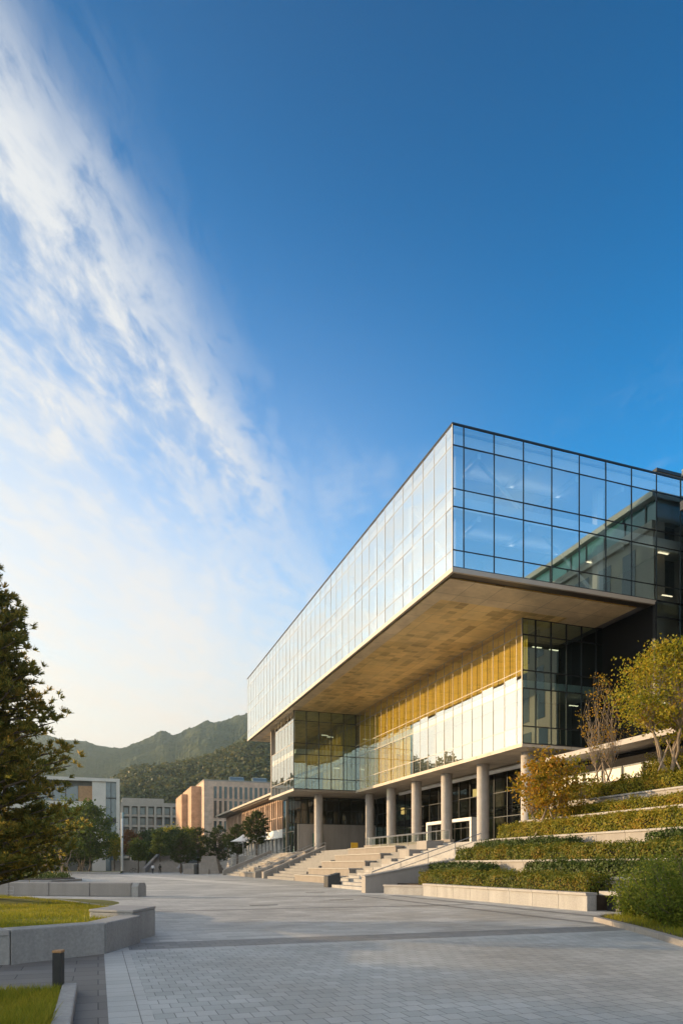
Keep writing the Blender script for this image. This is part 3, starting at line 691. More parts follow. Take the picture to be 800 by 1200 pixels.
MB().box(19, 26, 79.4, 83.1, -.02, .8).box(20.5, 26, 79.4, 83.1, .8, 1.6).box(22, 26, 79.4, 83.1, 1.6, 2.4).box(23.6, 26, 79.4, 83.1, 2.4, 3.29).build('step_flight', M['stone_step'], ST_)
# the side steps between the terrace and the planted walls
ss = thing('side_steps', 'shallow grey side steps behind the sloping cheek wall', 'staircase', W(20, 42, 0))
b = MB()
for k in range(16): b.box(15.6+k*.65, 26, 36.75, 47.6, k*3.3/16-(.02 if k == 0 else 0), (k+1)*3.3/16)
b.build('step_flight', M['granite'], ss)
h = [W(14.3,36.1,-.02),W(24.5,36.1,-.02),W(24.5,36.7,-.02),W(14.3,36.7,-.02),W(14.3,36.1,.92),W(24.5,36.1,2.65),W(24.5,36.7,2.65),W(14.3,36.7,.92)]
cw = MB().hexa(h).build('cheek_wall', M['granite_light'], bevel=.012); tag(cw, 'sloping pale stone cheek wall at the left end of the planted terraces', 'wall')
cap = [W(14.25,36.05,.92),W(24.5,36.05,2.65),W(24.5,36.75,2.65),W(14.25,36.75,.92)]
MB().hexa(cap+[p+Vector((0,0,.07)) for p in cap]).build('coping', M['granite_cap'], cw)
# terrace parapet
pw = MB().box(26.0, 26.35, 47.6, 66, 3.302, 3.62).build('parapet_wall', M['stone_step']); tag(pw, 'low pale stone parapet along the terrace edge before the columns', 'wall')
# ------------------------------------------------------------------ railings
def railing(name, label, p0, p1, n, h=1.0, mid=True, group=None, glassy=False):
    o = thing(name, label, 'railing', p0, 0, group); p0 = Vector(p0); p1 = Vector(p1); up = Vector((0,0,h))
    MB().tube([p0+up, p1+up], .035, 6).build('handrail', M['metal'], o)
    if mid: MB().tube([p0+up*.55, p1+up*.55], .022, 6).build('mid_rail', M['metal'], o)
    for k in range(n):
        q = p0.lerp(p1, k/(n-1)); MB().tube([q-Vector((0,0,.05)), q+up*.98], .028, 6).build('post', M['metal'], o)
    if glassy:
        for k in range(n-1):
            a = p0.lerp(p1, (k+.05)/(n-1)); c = p0.lerp(p1, (k+.95)/(n-1))
            MB().quad(a+up*.12, c+up*.12, c+up*.9, a+up*.9).build('glass_pane', M['glass_rail'], o)
    return o
railing('stair_railing', 'steel stair railing on the near side of the middle cheek wall', W(18.3, 78.2, .05), W(25.8, 78.2, 3.35), 6)
railing('stair_railing', 'steel stair railing standing on the far side of the middle cheek wall', W(18.0, 82.4, .05), W(25.8, 82.4, 3.35), 6)
railing('stair_railing', 'steel railing on the farthest cheek wall next to the round pines', W(18.4, 106.5, .8), W(25.9, 106.5, 3.95), 7)
railing('stair_railing', 'steel railing beside the farthest stair flight', W(18.4, 94.8, .1), W(25.9, 94.8, 3.35), 7)
railing('ramp_railing', 'thin steel railing on the shallow side steps', W(16.5, 40.5, .3), W(24.5, 40.5, 2.9), 5, .85)
railing('glass_balustrade', 'glass balustrade with steel posts on the terrace parapet', W(26.17, 48.0, 3.62), W(26.17, 66, 3.62), 9, .75, False, None, True)
railing('landing_balustrade', 'glass balustrade beside the stepped blocks at the top of the seating tiers', W(25.2, 49.6, 3.3), W(25.2, 62, 3.3), 7, .9, False, None, True)

# ------------------------------------------------------------------ leaf helpers
def leafq(b, p, size, rnd, d=None, asp=.6):
    n = Vector((rnd.gauss(0,1), rnd.gauss(0,1), rnd.gauss(.4,.8)))
    if d is not None: n = n*.7 + d
    n.normalize(); u = n.cross(Vector((rnd.random()-.5, rnd.random()-.5, rnd.random()-.5)))
    if u.length < 1e-4: return
    u.normalize(); w = n.cross(u); z = size*(.6+.7*rnd.random())
    b.quad(p-u*z, p+w*z*asp, p+u*z, p-w*z*asp)
def hedge(label, s0, s1, t0, t1, z0, z1, m='hedge', leafm='hedge', dens=2.0, size=.055, seed=0, ragged=.10, group='clipped hedges on the planted terraces'):
    """a trimmed row: leaves through a shell round a twiggy core, top uneven"""
    rnd = random.Random(seed); lo = W((s0+s1)/2, (t0+t1)/2, z0)
    b = MB(); n = int(((t1-t0)*(s1-s0) + (t1-t0+s1-s0)*2*(z1-z0))*230*dens)
    Ls, Lt, Lz = s1-s0, t1-t0, z1-z0
    A = [Lt*Ls, Lt*Lz, Lt*Lz*.4, Ls*Lz, Ls*Lz]; tot = sum(A)
    for _ in range(n):
        q = rnd.random()*tot; k = 0
        while q > A[k] and k < 4: q -= A[k]; k += 1
        s, t, z = s0+rnd.random()*Ls, t0+rnd.random()*Lt, z0+rnd.random()*Lz
        top = z1 + ragged*2.2*noise.noise(Vector((s*1.3, t*1.3, seed))) + ragged*1.2*noise.noise(Vector((s*4, t*4, seed+5)))
        bul = .16*noise.noise(Vector((t*1.1, z*2, seed+9)))
        dn = rnd.random()**2*.22
        if k == 0: z = top-dn+rnd.gauss(0,.04); d = Vector((0,0,1))
        elif k == 1: s = s0+bul+dn; d = -D2; z = min(z, top)
        elif k == 2: s = s1-dn; d = D2; z = min(z, top)
        elif k == 3: t = t0+dn+bul; d = -D1; z = min(z, top)
        else: t = t1-dn; d = D1; z = min(z, top)
        leafq(b, W(s, t, z), size, rnd, d*1.3)
    # upright shoots break the top line
    for _ in range(int(Lt*Ls*14*dens)):
        s, t = s0+rnd.random()*Ls, t0+rnd.random()*Lt
        top = z1 + ragged*2.2*noise.noise(Vector((s*1.3, t*1.3, seed)))
        for k in range(4): leafq(b, W(s, t, top+k*.045) + Vector((rnd.gauss(0,.02), rnd.gauss(0,.02), 0)), size*.7, rnd)
    o = thing('hedge', label, 'hedge', lo, None, group)
    b.build('foliage', M[leafm], o)
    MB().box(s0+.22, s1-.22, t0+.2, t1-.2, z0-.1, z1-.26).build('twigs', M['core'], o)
    return o

# ------------------------------------------------------------------ planted terraces on the right
def wall_along(label, s, t0, t1, ztop, th=.35, zb=-.02, m='granite_light', name='retaining_wall', capm='granite_cap', block=1.9):
    o = thing(name, label, 'retaining wall', W(s, (t0+t1)/2, 0))
    n = max(1, round((t1-t0)/block)); d = (t1-t0)/n
    b = MB()
    for k in range(n): b.box(s, s+th, t0+k*d+.006, t0+(k+1)*d-.006, zb, ztop-.105)
    b.build('wall_blocks', M[m], o, bevel=.008)
    c = MB()
    for k in range(n): c.box(s-.05, s+th+.03, t0+k*d+.006, t0+(k+1)*d-.006, ztop-.10, ztop)
    c.build('coping', M[capm], o, bevel=.012)
    return o
TW_ = [(17.8, 1.16), (19.6, 1.85), (22.4, 3.17), (24.5, 4.32), (26.6, 5.43)]
labs = ['pale stone retaining wall directly behind the lowest hedge row', 'long pale stone retaining wall in the middle with brown tipped hedges on top',
        'pale stone retaining wall below the orange staked tree', 'upper stone retaining wall behind the orange staked tree', 'topmost stone retaining wall under the bare slim tree']
for (s, z), l in zip(TW_, labs): wall_along(l, s, 4, 36.05, z)
# the lowest wall bends
def poly_wall(name, label, cat, pts, zt, th, m, capm, blocks, bev=.012, cap=.10, over=.04, group=None):
    """pts: ground polyline (Vectors); inner side on the left of travel; every stone block its own part"""
    o = thing(name, label, cat, (pts[0]+pts[-1])/2 if len(pts) == 2 else pts[len(pts)//2], None, group)
    off = []
    for i, p in enumerate(pts):
        d = (pts[min(i+1, len(pts)-1)]-pts[max(i-1, 0)]); d.z = 0; d.normalize(); off.append(Vector((-d.y, d.x, 0)))
    for i in range(len(pts)-1):
        n = blocks if isinstance(blocks, int) else blocks[i]
        for k in range(n):
            a = pts[i].lerp(pts[i+1], k/n); c = pts[i].lerp(pts[i+1], (k+1)/n)
            na = off[i].lerp(off[i+1], k/n); nc = off[i].lerp(off[i+1], (k+1)/n); g = (c-a).normalized()*.005
            z = zt[i] if isinstance(zt, (list, tuple)) else zt
            B_ = MB().prism([a+g, c-g, c-g+nc*th, a+g+na*th], -.02, z-cap).build('stone_block', M[m], o, bevel=bev)
            MB().prism([a+g-na*over, c-g-nc*over, c-g+nc*(th+.02), a+g+na*(th+.02)], z-cap+.003, z).build('coping', M[capm], B_, bevel=bev)
    return o
wall_along('lowest granite planter wall along the paving below the dark hedge row', 15.85, 19.3, 31.9, .64, .4, block=1.5, name='planter_wall', m='granite')
w = thing('planter_wall', 'short low granite planter wall facing the square beside the sloping cheek wall', 'retaining wall', W(15.9, 33.4, 0))
MB().prism([W(14.8,34.6), W(16.2,31.95), W(16.7,31.95), W(15.3,34.75)], -.02, .42).build('wall_blocks', M['granite'], w, bevel=.01)
MB().prism([W(14.75,34.62), W(16.17,31.93), W(16.74,31.93), W(15.35,34.78)], .423, .52).build('coping', M['granite_cap'], w, bevel=.01)
# soil between the walls
soil = MB()
tops = [(16.25, 17.8, .55, 19.5), (18.15, 19.6, 1.06, 4.2), (19.95, 22.4, 1.75, 4.2), (22.75, 24.5, 3.06, 4.2), (24.85, 26.6, 4.2, 4.2)]
for s0, s1, z, t0 in tops: soil.box(s0, s1, t0, 36.0, -.02, z)
structure(soil.build('planting_bed', M['soil'], loc=W(20, 20, 0)))
sl_ = MB(); prof_ = [(26.95, 5.3), (28.3, 5.9), (30.5, 6.9), (34.5, 7.3), (46, 7.4)]
for (a, za), (c, zc) in zip(prof_[:-1], prof_[1:]):
    sl_.hexa([W(a,4,-.02),W(c,4,-.02),W(c,36.6,-.02),W(a,36.6,-.02),W(a,4,za),W(c,4,zc),W(c,36.6,zc),W(a,36.6,za)])
structure(sl_.build('planted_slope', M['soil'], loc=W(32, 20, 0)))
sw = MB().box(26.0, 46, 36.62, 36.98, 3.2, 5.45).build('end_wall', M['granite_light']); tag(sw, 'stone end wall closing the upper planted beds beside the columns', 'retaining wall')
hedge('dark green clipped hedge on the lowest planter wall', 16.3, 17.5, 19.9, 33.4, .5, 1.22, ragged=.09, leafm='hedge', seed=11, dens=2.4, size=.045)
hedge('short dark hedge at the top of the sloping cheek wall', 18.2, 19.4, 30.2, 35.9, .9, 1.62, leafm='hedge_dark', seed=12)
hedge('dark hedge row behind the leafy shrub and under the long middle wall', 18.2, 19.4, 13, 26.4, .9, 1.70, leafm='hedge_dark', seed=13)
hedge('long brown tipped hedge on top of the middle retaining wall', 19.95, 21.1, 8, 35.9, 1.65, 2.48, leafm='hedge', seed=14)
hedge('low dark hedge behind the brown tipped row, beside the steps end', 21.2, 22.25, 27.4, 35.9, 1.75, 2.92, leafm='hedge_dark', seed=15)
hedge('low dark hedge behind the brown tipped row, at its near end', 21.2, 22.25, 10, 22.3, 1.75, 2.92, leafm='hedge_dark', seed=16)
hedge('golden green hedge around the foot of the orange staked tree', 22.8, 24.3, 8, 35.8, 3.0, 3.98, leafm='hedge_gold', seed=17)
hedge('golden hedge row below the topmost retaining wall', 24.9, 26.4, 8, 35.7, 4.1, 4.85, leafm='hedge_gold', seed=18)
hedge('golden brown hedge on the upper slope under the bare slim tree', 27.0, 29.0, 8, 35.6, 5.4, 6.25, leafm='hedge_gold', seed=19, ragged=.25)
hedge('bushy golden hedge on the crest of the slope under the big yellow tree', 29.2, 31.6, 8, 31.0, 6.3, 7.45, leafm='hedge_gold', seed=20, ragged=.4)
# ------------------------------------------------------------------ trees
def limb(b, p0, p1, r0, r1, rnd, seg=5, wob=.1, n=6):
    p0 = Vector(p0); p1 = Vector(p1); L = (p1-p0).length; pts = []
    for k in range(seg+1):
        f = k/seg; q = p0.lerp(p1, f)
        if 0 < k < seg: q += Vector((rnd.gauss(0,1), rnd.gauss(0,1), rnd.gauss(0,.5)))*wob*L*.25
        pts.append(q)
    b.tube(pts, [r0+(r1-r0)*k/seg for k in range(seg+1)], n); return pts
def broadleaf(name, label, loc, H, th, rx, leafm, bark='bark', seed=0, clumps=40, per=40, size=.10, stems=1, cz=None, spread=.55, bare=.0, group=None, tr=.09, shape=1., stakes=0, rz=0., crown_bottom=None):
    """tapered trunk, forking limbs that end in leaf clumps; the crown is the clumps, with gaps between them"""
    rnd = random.Random(seed); o = thing(name, label, 'tree', loc, rz, group); o_M = MAT[o.name]
    MAT[o.name] = Matrix.Identity(4)                       # built round the origin
    tb = MB(); cb = MB(); zb = crown_bottom if crown_bottom is not None else th
    tipz = H
    forks = []
    for k in range(stems):
        an = rnd.random()*6.28; lean = (.0 if stems == 1 else .25+.25*rnd.random())
        top = Vector((math.cos(an)*lean*rx, math.sin(an)*lean*rx, th*(1 if stems == 1 else 1.15)))
        base = Vector((math.cos(an)*.08, math.sin(an)*.08, -.1)) if stems > 1 else Vector((0,0,-.1))
        pts = limb(tb, base, top, tr, tr*.65, rnd, 5, .10, 7); forks.append(pts[-1])
        if stems == 1:
            lead = limb(tb, top, (rnd.gauss(0,.06)*rx, rnd.gauss(0,.06)*rx, H*.93), tr*.62, tr*.12, rnd, 6, .07, 6); forks += lead[1:5]
    for c in range(clumps):
        f = (c+.5)/clumps; zz = zb + (H-zb)*f
        rr = rx*(math.sin(math.pi*min(1, (.12+.88*f)**shape))**.6)*(.45+.62*rnd.random()); an = c*2.399+rnd.random()*.8
        p = Vector((math.cos(an)*rr, math.sin(an)*rr, zz+rnd.gauss(0,.05)*H))
        src = min(forks, key=lambda q: (q-p).length + max(0, q.z-p.z+.1)*3)
        pts = limb(tb, src, p, tr*.30, tr*.06, rnd, 4, .16, 5)
        if rnd.random() < bare: n_ = int(per*.15)
        else: n_ = int(per*(.6+.8*rnd.random()))
        sg = spread*(.6+.7*rnd.random())
        for k in range(n_):
            q = p + Vector((rnd.gauss(0,sg), rnd.gauss(0,sg), rnd.gauss(0,sg*.6)))
            leafq(cb, q, size, rnd, None, .62)
    tk = tb.build('trunk', M[bark], o); cr = cb.build('crown', M[leafm], o)
    for k in range(stakes):
        an = 6.28*k/stakes+.4
        MB().tube([Vector((math.cos(an)*1.0, math.sin(an)*1.0, -.1)), Vector((-math.cos(an)*.12, -math.sin(an)*.12, 2.1))], .045, 6).build('support_pole', M['stake'], o)
    MAT[o.name] = o_M
    return o
def pine_tree(label, loc, H, r0, seed, rows=34, blade=.16, bw=.012, tuft=13, tufts=13, group=None, zlow=.22, rnd_top=0., m='pine', width=None, bark='bark', tr=.2, name='pine_tree'):
    rnd = random.Random(seed); o = thing(name, label, 'tree', loc, 0, group); o_M = MAT[o.name]; MAT[o.name] = Matrix.Identity(4)
    tb = MB(); cb = MB()
    limb(tb, (0,0,-.15), (rnd.gauss(0,.1), rnd.gauss(0,.1), H*.97), tr, tr*.12, rnd, 9, .02, 9)
    for k in range(rows):
        f = k/(rows-1); z = H*(zlow+(.97-zlow)*f)
        if rnd_top: R_ = r0*math.sin(math.pi*(.16+.80*f))**.7
        else: R_ = r0*(1-f)**.55*(.86+.14*math.sin(k*1.7))
        for j in range(4 if f < .75 else 3):
            an = k*1.1+j*6.28/4+rnd.gauss(0,.35); L = max(.25, R_*(.72+.42*rnd.random()))
            e = Vector((math.cos(an)*L, math.sin(an)*L, z+L*(.10+.16*rnd.random()))); pts = limb(tb, (0,0,z-.1*L), e, .035+.015*L, .012, rnd, 4, .12, 5)
            for q in range(int(tufts*(.45+.55*L/r0))):
                g = .30+.72*rnd.random(); i = min(int(g*4), 3); p = pts[i].lerp(pts[i+1], min(1, g*4-i)) if g < 1 else pts[-1]
                side = Vector((rnd.gauss(0,.24), rnd.gauss(0,.24), abs(rnd.gauss(.04,.15))))*(.5+.5*L/max(r0, .1))
                c = p+side; dr = (side.normalized()*.6+Vector((math.cos(an)*.5, math.sin(an)*.5, .75))).normalized()
                for w_ in range(tuft):
                    d = (dr+Vector((rnd.gauss(0,.62), rnd.gauss(0,.62), rnd.gauss(0,.5)))).normalized(); Lb = blade*(.7+.6*rnd.random())
                    u = d.cross(Vector((rnd.random()-.5, rnd.random()-.5, rnd.random()-.5))).normalized()*bw
                    cb.quad(c-u, c+u, c+u*.6+d*Lb, c-u*.6+d*Lb)
    tb.build('trunk', M[bark], o); cb.build('crown', M[m], o); MAT[o.name] = o_M
    return o
def P0(px, Y, z=0): return Vector(((px-400)/800*Y, Y, z))
# the big pine at the left edge
pine_tree('tall dark pine with yellowed inner needles at the left edge of the raised lawn', (-10.9, 20.6, .4), 10.45, 3.2, 21, rows=58, blade=.15, bw=.016, tuft=20, tufts=46, zlow=.06, tr=.17)
# trees on the planted terraces
broadleaf('young_tree', 'small orange leaved tree propped by timber poles above the middle wall', W(23.6, 32.0, 3.05), 4.5, 1.2, 1.75, 'leaf_orange', 'bark_pale', 31, 60, 80, .095, 3, bare=.05, spread=.34, tr=.05, stakes=4, crown_bottom=1.6)
broadleaf('young_tree', 'small golden tree behind the orange staked tree', W(25.4, 31.6, 4.15), 3.2, 1.0, 1.3, 'leaf_yellow', 'bark_pale', 32, 26, 36, .085, 3, bare=.1, spread=.3, tr=.04, stakes=0, crown_bottom=1.1)
broadleaf('slim_tree', 'slim upright tree with thin brown twigs and few leaves', W(27.6, 32.3, 5.7), 6.7, 1.3, 1.25, 'leaf_orange', 'bark_pale', 33, 90, 14, .065, 3, bare=.30, spread=.22, tr=.06, stakes=3, crown_bottom=2.2)
broadleaf('big_tree', 'big yellow green tree with many pale stems at the right edge', W(28.8, 28.6, 6.2), 7.1, 2.2, 2.35, 'leaf_yellow', 'bark_pale', 34, 130, 90, .08, 6, bare=.05, spread=.42, tr=.085, stakes=4, crown_bottom=2.6)
broadleaf('big_tree', 'bushy yellow green tree partly cut off by the right edge of the view', W(30.5, 25.8, 6.9), 6.6, 1.8, 2.3, 'leaf_yellow', 'bark_pale', 35, 110, 95, .085, 5, bare=.05, spread=.42, tr=.08, stakes=3, crown_bottom=1.5)

# the leafy shrubs at the right edge
def shrub(label, loc, rx, h, leafm, seed, n=2600, size=.05, cat='shrub'):
    rnd = random.Random(seed); o = thing('shrub', label, cat, loc, 0); o_M = MAT[o.name]; MAT[o.name] = Matrix.Identity(4)
    cb = MB(); tb = MB()
    for k in range(26):
        an = rnd.random()*6.28; rr = rx*(.3+.7*rnd.random()); tip = Vector((math.cos(an)*rr, math.sin(an)*rr, h*(.45+.6*rnd.random())*(1-.25*(rr/rx)**2)))
        pts = limb(tb, (rnd.gauss(0,.08), rnd.gauss(0,.08), -.05), tip, .014, .004, rnd, 4, .15, 4)
        for q in range(n//26):
            g = .15+.9*rnd.random(); i = min(int(g*4), 3); p = pts[i].lerp(pts[i+1], min(1.1, g*4-i)); sg = .16*rx
            leafq(cb, p+Vector((rnd.gauss(0,sg), rnd.gauss(0,sg), rnd.gauss(0,sg*.8))), size, rnd, None, .5)
    tb.build('stems', M['bark'], o); cb.build('foliage', M[leafm], o); MAT[o.name] = o_M
    return o
for i, (px, Y, rx, h, lm, l) in enumerate((
    (742, 19.6, .75, 1.35, 'shrub', 'loose leafy shrub with spindly shoots beside the kerb corner'),
    (772, 17.6, .95, 1.75, 'shrub', 'full dark green shrub in the middle of the kerbed bed'),
    (802, 15.8, .95, 1.75, 'shrub', 'dark green shrub nearest to the right edge of the paving'),
    (800, 19.2, 1.2, 2.15, 'leaf_green', 'tall yellow green shrub rising behind the dark shrubs'),
    (760, 21.4, .95, 1.75, 'leaf_green', 'yellow green shrub in front of the lowest stone wall'),
    (840, 16.8, 1.2, 2.1, 'leaf_green', 'yellow green shrub cut off by the right edge'))):
    shrub(l, P0(px, Y, .1), rx, h, lm, 50+i, 5200 if i < 4 else 3500, .042)
# kerbed bed
kpts = [Vector((8.3, 20.6, 0)), Vector((7.15, 19.4, 0)), Vector((6.95, 16.2, 0)), Vector((6.6, 13.0, 0)), Vector((6.1, 9.0, 0))]
kb = thing('bed_kerb', 'pale granite kerb around the shrub bed at the right', 'kerb', kpts[1])
off = [Vector((-.5, .9, 0)), Vector((1, .35, 0)), Vector((1, -.05, 0)), Vector((1, -.1, 0)), Vector((1, -.1, 0))]
for i in range(4):
    n = 2 if i else 1
    for k in range(n):
        a = kpts[i].lerp(kpts[i+1], k/n+.004); c = kpts[i].lerp(kpts[i+1], (k+1)/n-.004); oa = off[i].lerp(off[i+1], k/n)*.2; oc = off[i].lerp(off[i+1], (k+1)/n)*.2
        MB().prism([a, c, c+oc, a+oa], -.02, .13).build('kerb_stone', M['granite_light'], kb, bevel=.012)
bed = MB().prism([Vector((6.35,9,0)), Vector((12,9,0)), Vector((13,17,0)), Vector((11.5,21.5,0)), Vector((8.4,20.4,0)), Vector((7.4,19.3,0)), Vector((7.18,16.2,0)), Vector((6.85,13,0))], -.02, .10)
structure(bed.build('shrub_bed', M['soil'], loc=(9, 15, 0), rz=0))
def blades(name, inside, x0, x1, y0, y1, z, per, h, seed, w=.005):
    rnd = random.Random(seed); b = MB()
    for _ in range(int((x1-x0)*(y1-y0)*per)):
        x, y = x0+rnd.random()*(x1-x0), y0+rnd.random()*(y1-y0)
        if not inside(x, y): continue
        k = .55+.8*max(0, noise.noise(Vector((x*.9, y*.9, seed)))+.5)
        hh = h*(.5+.8*rnd.random())*k; an = rnd.random()*6.28; u = Vector((math.cos(an)*w, math.sin(an)*w, 0)); zz = z(x, y) if callable(z) else z
        p = Vector((x, y, zz-.01)); tip = Vector((rnd.gauss(0,.4)*hh, rnd.gauss(0,.4)*hh, hh))
        b.add([p-u, p+u, p+tip*.6+u*.7, p+tip], [(0,1,2,3)])
    return stuff(b.build(name, M['grass'], loc=((x0+x1)/2, (y0+y1)/2, 0), rz=0))
def in_poly(poly):
    def f(x, y):
        c = False; n = len(poly)
        for i in range(n):
            a, b_ = poly[i], poly[i-1]
            if (a[1] > y) != (b_[1] > y) and x < (b_[0]-a[0])*(y-a[1])/(b_[1]-a[1])+a[0]: c = not c
        return c
    return f
blades('bed_grass', in_poly([(6.35,9),(8.4,9),(9,19.5),(8.3,20.3),(7.4,19.3),(7.18,16.2),(6.85,13)]), 6.3, 9, 9, 20.4, .1, 420, .14, 61)
# steel ledge in the gap between wall end and bed
lg = thing('stone_ledge', 'grey slab ledge over a dark gap at the end of the lowest planter wall', 'bench', W(16.9, 18.9, 0))
MB().box(16.3, 18.0, 18.3, 19.25, .56, .70).build('slab', M['granite_cap'], lg, bevel=.01)
MB().box(16.6, 17.9, 18.6, 19.2, -.02, .56).build('support', M['dark_metal'], lg)
tag(MB().lathe(W(16.35, 17.9, 0), [(.045,0),(.045,.38),(.03,.4)], 10).build('marker_post', M['granite_light']), 'short pale post standing before the dark gap of the planter wall', 'post')
# ------------------------------------------------------------------ left foreground: raised lawn, granite seats, bollard
V = lambda x, y: Vector((x, y, 0))
o = thing('granite_seat_wall', 'curved grey granite seat wall holding the raised lawn', 'wall', V(-4.3, 12.2))
arc = [V(-9.2, 10.2), V(-7.2, 10.15), V(-5.28, 10.9), V(-4.23, 12.25), V(-4.14, 14.1)]
rim = [V(-9.2, 10.75), V(-7.2, 10.7), V(-5.62, 11.3), V(-4.66, 12.45), V(-4.62, 14.2)]
for i in range(4):
    a, c, d, e = arc[i], arc[i+1], rim[i+1], rim[i]; g = (c-a).normalized()*.006
    q = MB().prism([a+g, c-g, d-g, e+g], -.02, .56).build('stone_block', M['granite'], o, bevel=.02)
    if i == 1:                               # the front stone carries a raised slab and an arched relief
        MB().prism([a+g-V(0,.02), c-g-V(0,.02), d-g, e+g], .47, .565).build('coping', M['granite_cap'], q, bevel=.012)
        n = Vector((c.y-a.y, -(c.x-a.x), 0)).normalized(); u = (c-a).normalized(); mid = a.lerp(c, .46)
        MB().tube([mid+u*(.62*math.cos(math.pi*k/14))+n*.005+Vector((0,0,.12+.30*math.sin(math.pi*k/14))) for k in range(15)], .012, 5).build('relief_arc', M['granite_cap'], q)
cb_ = MB().prism([V(-4.32, 14.15), V(-4.25, 15.6), V(-5.2, 16.0), V(-5.35, 14.5), V(-4.66, 14.2)], -.02, .60)
q = cb_.build('corner_stone', M['granite'], o, bevel=.02)
MB().prism([V(-4.31, 14.14), V(-4.24, 15.61), V(-5.21, 16.01), V(-5.36, 14.49), V(-4.67, 14.19)], .603, .66).build('coping', M['granite_cap'], q, bevel=.012)
MB().prism([V(-4.75, 15.9), V(-5.6, 17.6), V(-6.4, 18.4), V(-5.25, 16.1)], -.02, .50).build('stone_block', M['granite_cap'], o, bevel=.02)
lawn = [(-9.2,10.7),(-7.2,10.7),(-5.62,11.3),(-4.7,12.5),(-4.66,14.2),(-5.33,14.5),(-5.2,16.0),(-6.3,18.3),(-9,21.8),(-12.4,25.0),(-19,26),(-19,10.7)]
def lz(x, y): return .47+.10*math.exp(-((x+11)**2+(y-20)**2)/24)
lm = MB().prism([V(*p) for p in reversed(lawn)], -.02, .46)
structure(lm.build('raised_lawn', M['turf'], loc=(-9, 16, 0), rz=0))
blades('lawn_grass', in_poly(lawn), -13.2, -4.6, 10.6, 25, .46, 950, .075, 62, .006)
mound = MB(); mound.lathe((-11, 20.3, .40), [(4.2, 0), (2.6, .07), (1.2, .15), (.5, .2)], 28); structure(mound.build('lawn_mound', M['turf'], loc=(-11, 20.3, 0), rz=0))
lo2 = thing('lawn_edge', 'thin granite edge behind the raised lawn', 'kerb', V(-9, 22))
MB().prism([V(-6.3,18.35), V(-9,21.85), V(-12.4,25.05), V(-12.5,25.3), V(-8.9,22.1), V(-6.05,18.5)][::-1], -.02, .47).build('kerb_stone', M['granite_cap'], lo2, bevel=.01)
# second seat wall further back, chamfered end, small square mark
o2 = thing('granite_seat_wall', 'long straight granite seat wall with a cut off end beyond the raised lawn', 'wall', V(-14, 35))
a, e = V(-24, 36.6), V(-10.55, 34.3); u = (e-a).normalized(); n = Vector((-u.y, u.x, 0))
for k in range(6):
    p = a.lerp(e, k/6)+u*.008; r = a.lerp(e, (k+1)/6)-u*.008
    MB().prism([p, r, r+n*.9, p+n*.9], -.02, .70).build('stone_block', M['granite_light'], o2, bevel=.06)
cut = [(0,0),(.9,0),(.9,.52),(.74,.70),(.16,.70),(0,.52)]
pts = [e+u*.01+n*x+Vector((0,0,z)) for x, z in cut] + [e+u*.36+n*x+Vector((0,0,z)) for x, z in cut]
MB().add(pts, [tuple(range(6)), tuple(reversed(range(6,12)))]+[(k, k+6, (k+1)%6+6, (k+1)%6) for k in range(6)]).build('end_stone', M['granite'], o2)
mk = a.lerp(e, .485)-n*.012
sq = MB()
for q0, q1, z0, z1 in ((0,.5,.45,.48),(0,.5,.10,.13),(0,.03,.13,.45),(.47,.5,.13,.45),(.03,.47,.26,.29)):
    A = mk+u*q0; D = mk+u*q1
    sq.hexa([A+Vector((0,0,z0)), D+Vector((0,0,z0)), D+n*.02+Vector((0,0,z0)), A+n*.02+Vector((0,0,z0)), A+Vector((0,0,z1)), D+Vector((0,0,z1)), D+n*.02+Vector((0,0,z1)), A+n*.02+Vector((0,0,z1))])
sq.build('square_mark', M['granite'], o2)
# lower left lawn, kerb and bollard
structure(MB().box(-14, -.42, -6, 8.95, -.02, .09).build('corner_lawn', M['turf'], loc=W(-5, 3, 0)))
def in_corner(x, y):
    s = x*D2.x+y*D2.y; t = x*D1.x+y*D1.y; return -5.2 < s < -.43 and 3 < t < 8.92
blades('corner_grass', in_corner, -7.5, -2.2, 5.6, 9.2, .09, 5200, .095, 63, .004)
kb2 = thing('lawn_kerb', 'grey granite kerb along the lower left lawn', 'kerb', W(-.35, 6, 0))
for k in range(6): MB().box(-.42, -.24, 9.15-(k+1)*1.0+.004, 9.15-k*1.0-.004, -.02, .13).build('kerb_stone', M['granite'], kb2, bevel=.02)
bo = thing('bollard', 'square dark bollard light with a pale top at the lawn corner', 'bollard', V(-3.49, 8.42))
MB().bx(-3.545, -3.435, 8.365, 8.475, -.02, .515).build('post', M['dark_metal'], bo, bevel=.008)
MB().bx(-3.548, -3.432, 8.362, 8.478, .518, .55).build('cap', M['wood'], bo, bevel=.008)
# dark sign box by the stairs
kx = thing('sign_box', 'dark metal box with a slanted top at the foot of the stairs', 'sign', W(15.6, 46.5, 0))
k0 = [W(15.35,46.0), W(16.15,45.6), W(16.15,46.5), W(15.35,46.9)]
MB().add([p+Vector((0,0,z)) for p, z in zip(k0, (0,0,0,0))]+[p+Vector((0,0,z)) for p, z in zip(k0, (.78,1.05,1.05,.78))], [(3,2,1,0),(4,5,6,7),(0,1,5,4),(1,2,6,5),(2,3,7,6),(3,0,4,7)]).build('box', M['dark_metal'], kx, bevel=.01)
MB().quad(*[p+Vector((0,0,z)) for p, z in zip([W(15.4,45.99),W(15.55,45.92),W(15.55,46.78),W(15.4,46.84)], (.81,.86,.86,.81))]).build('display_plate', M['metal'], kx)
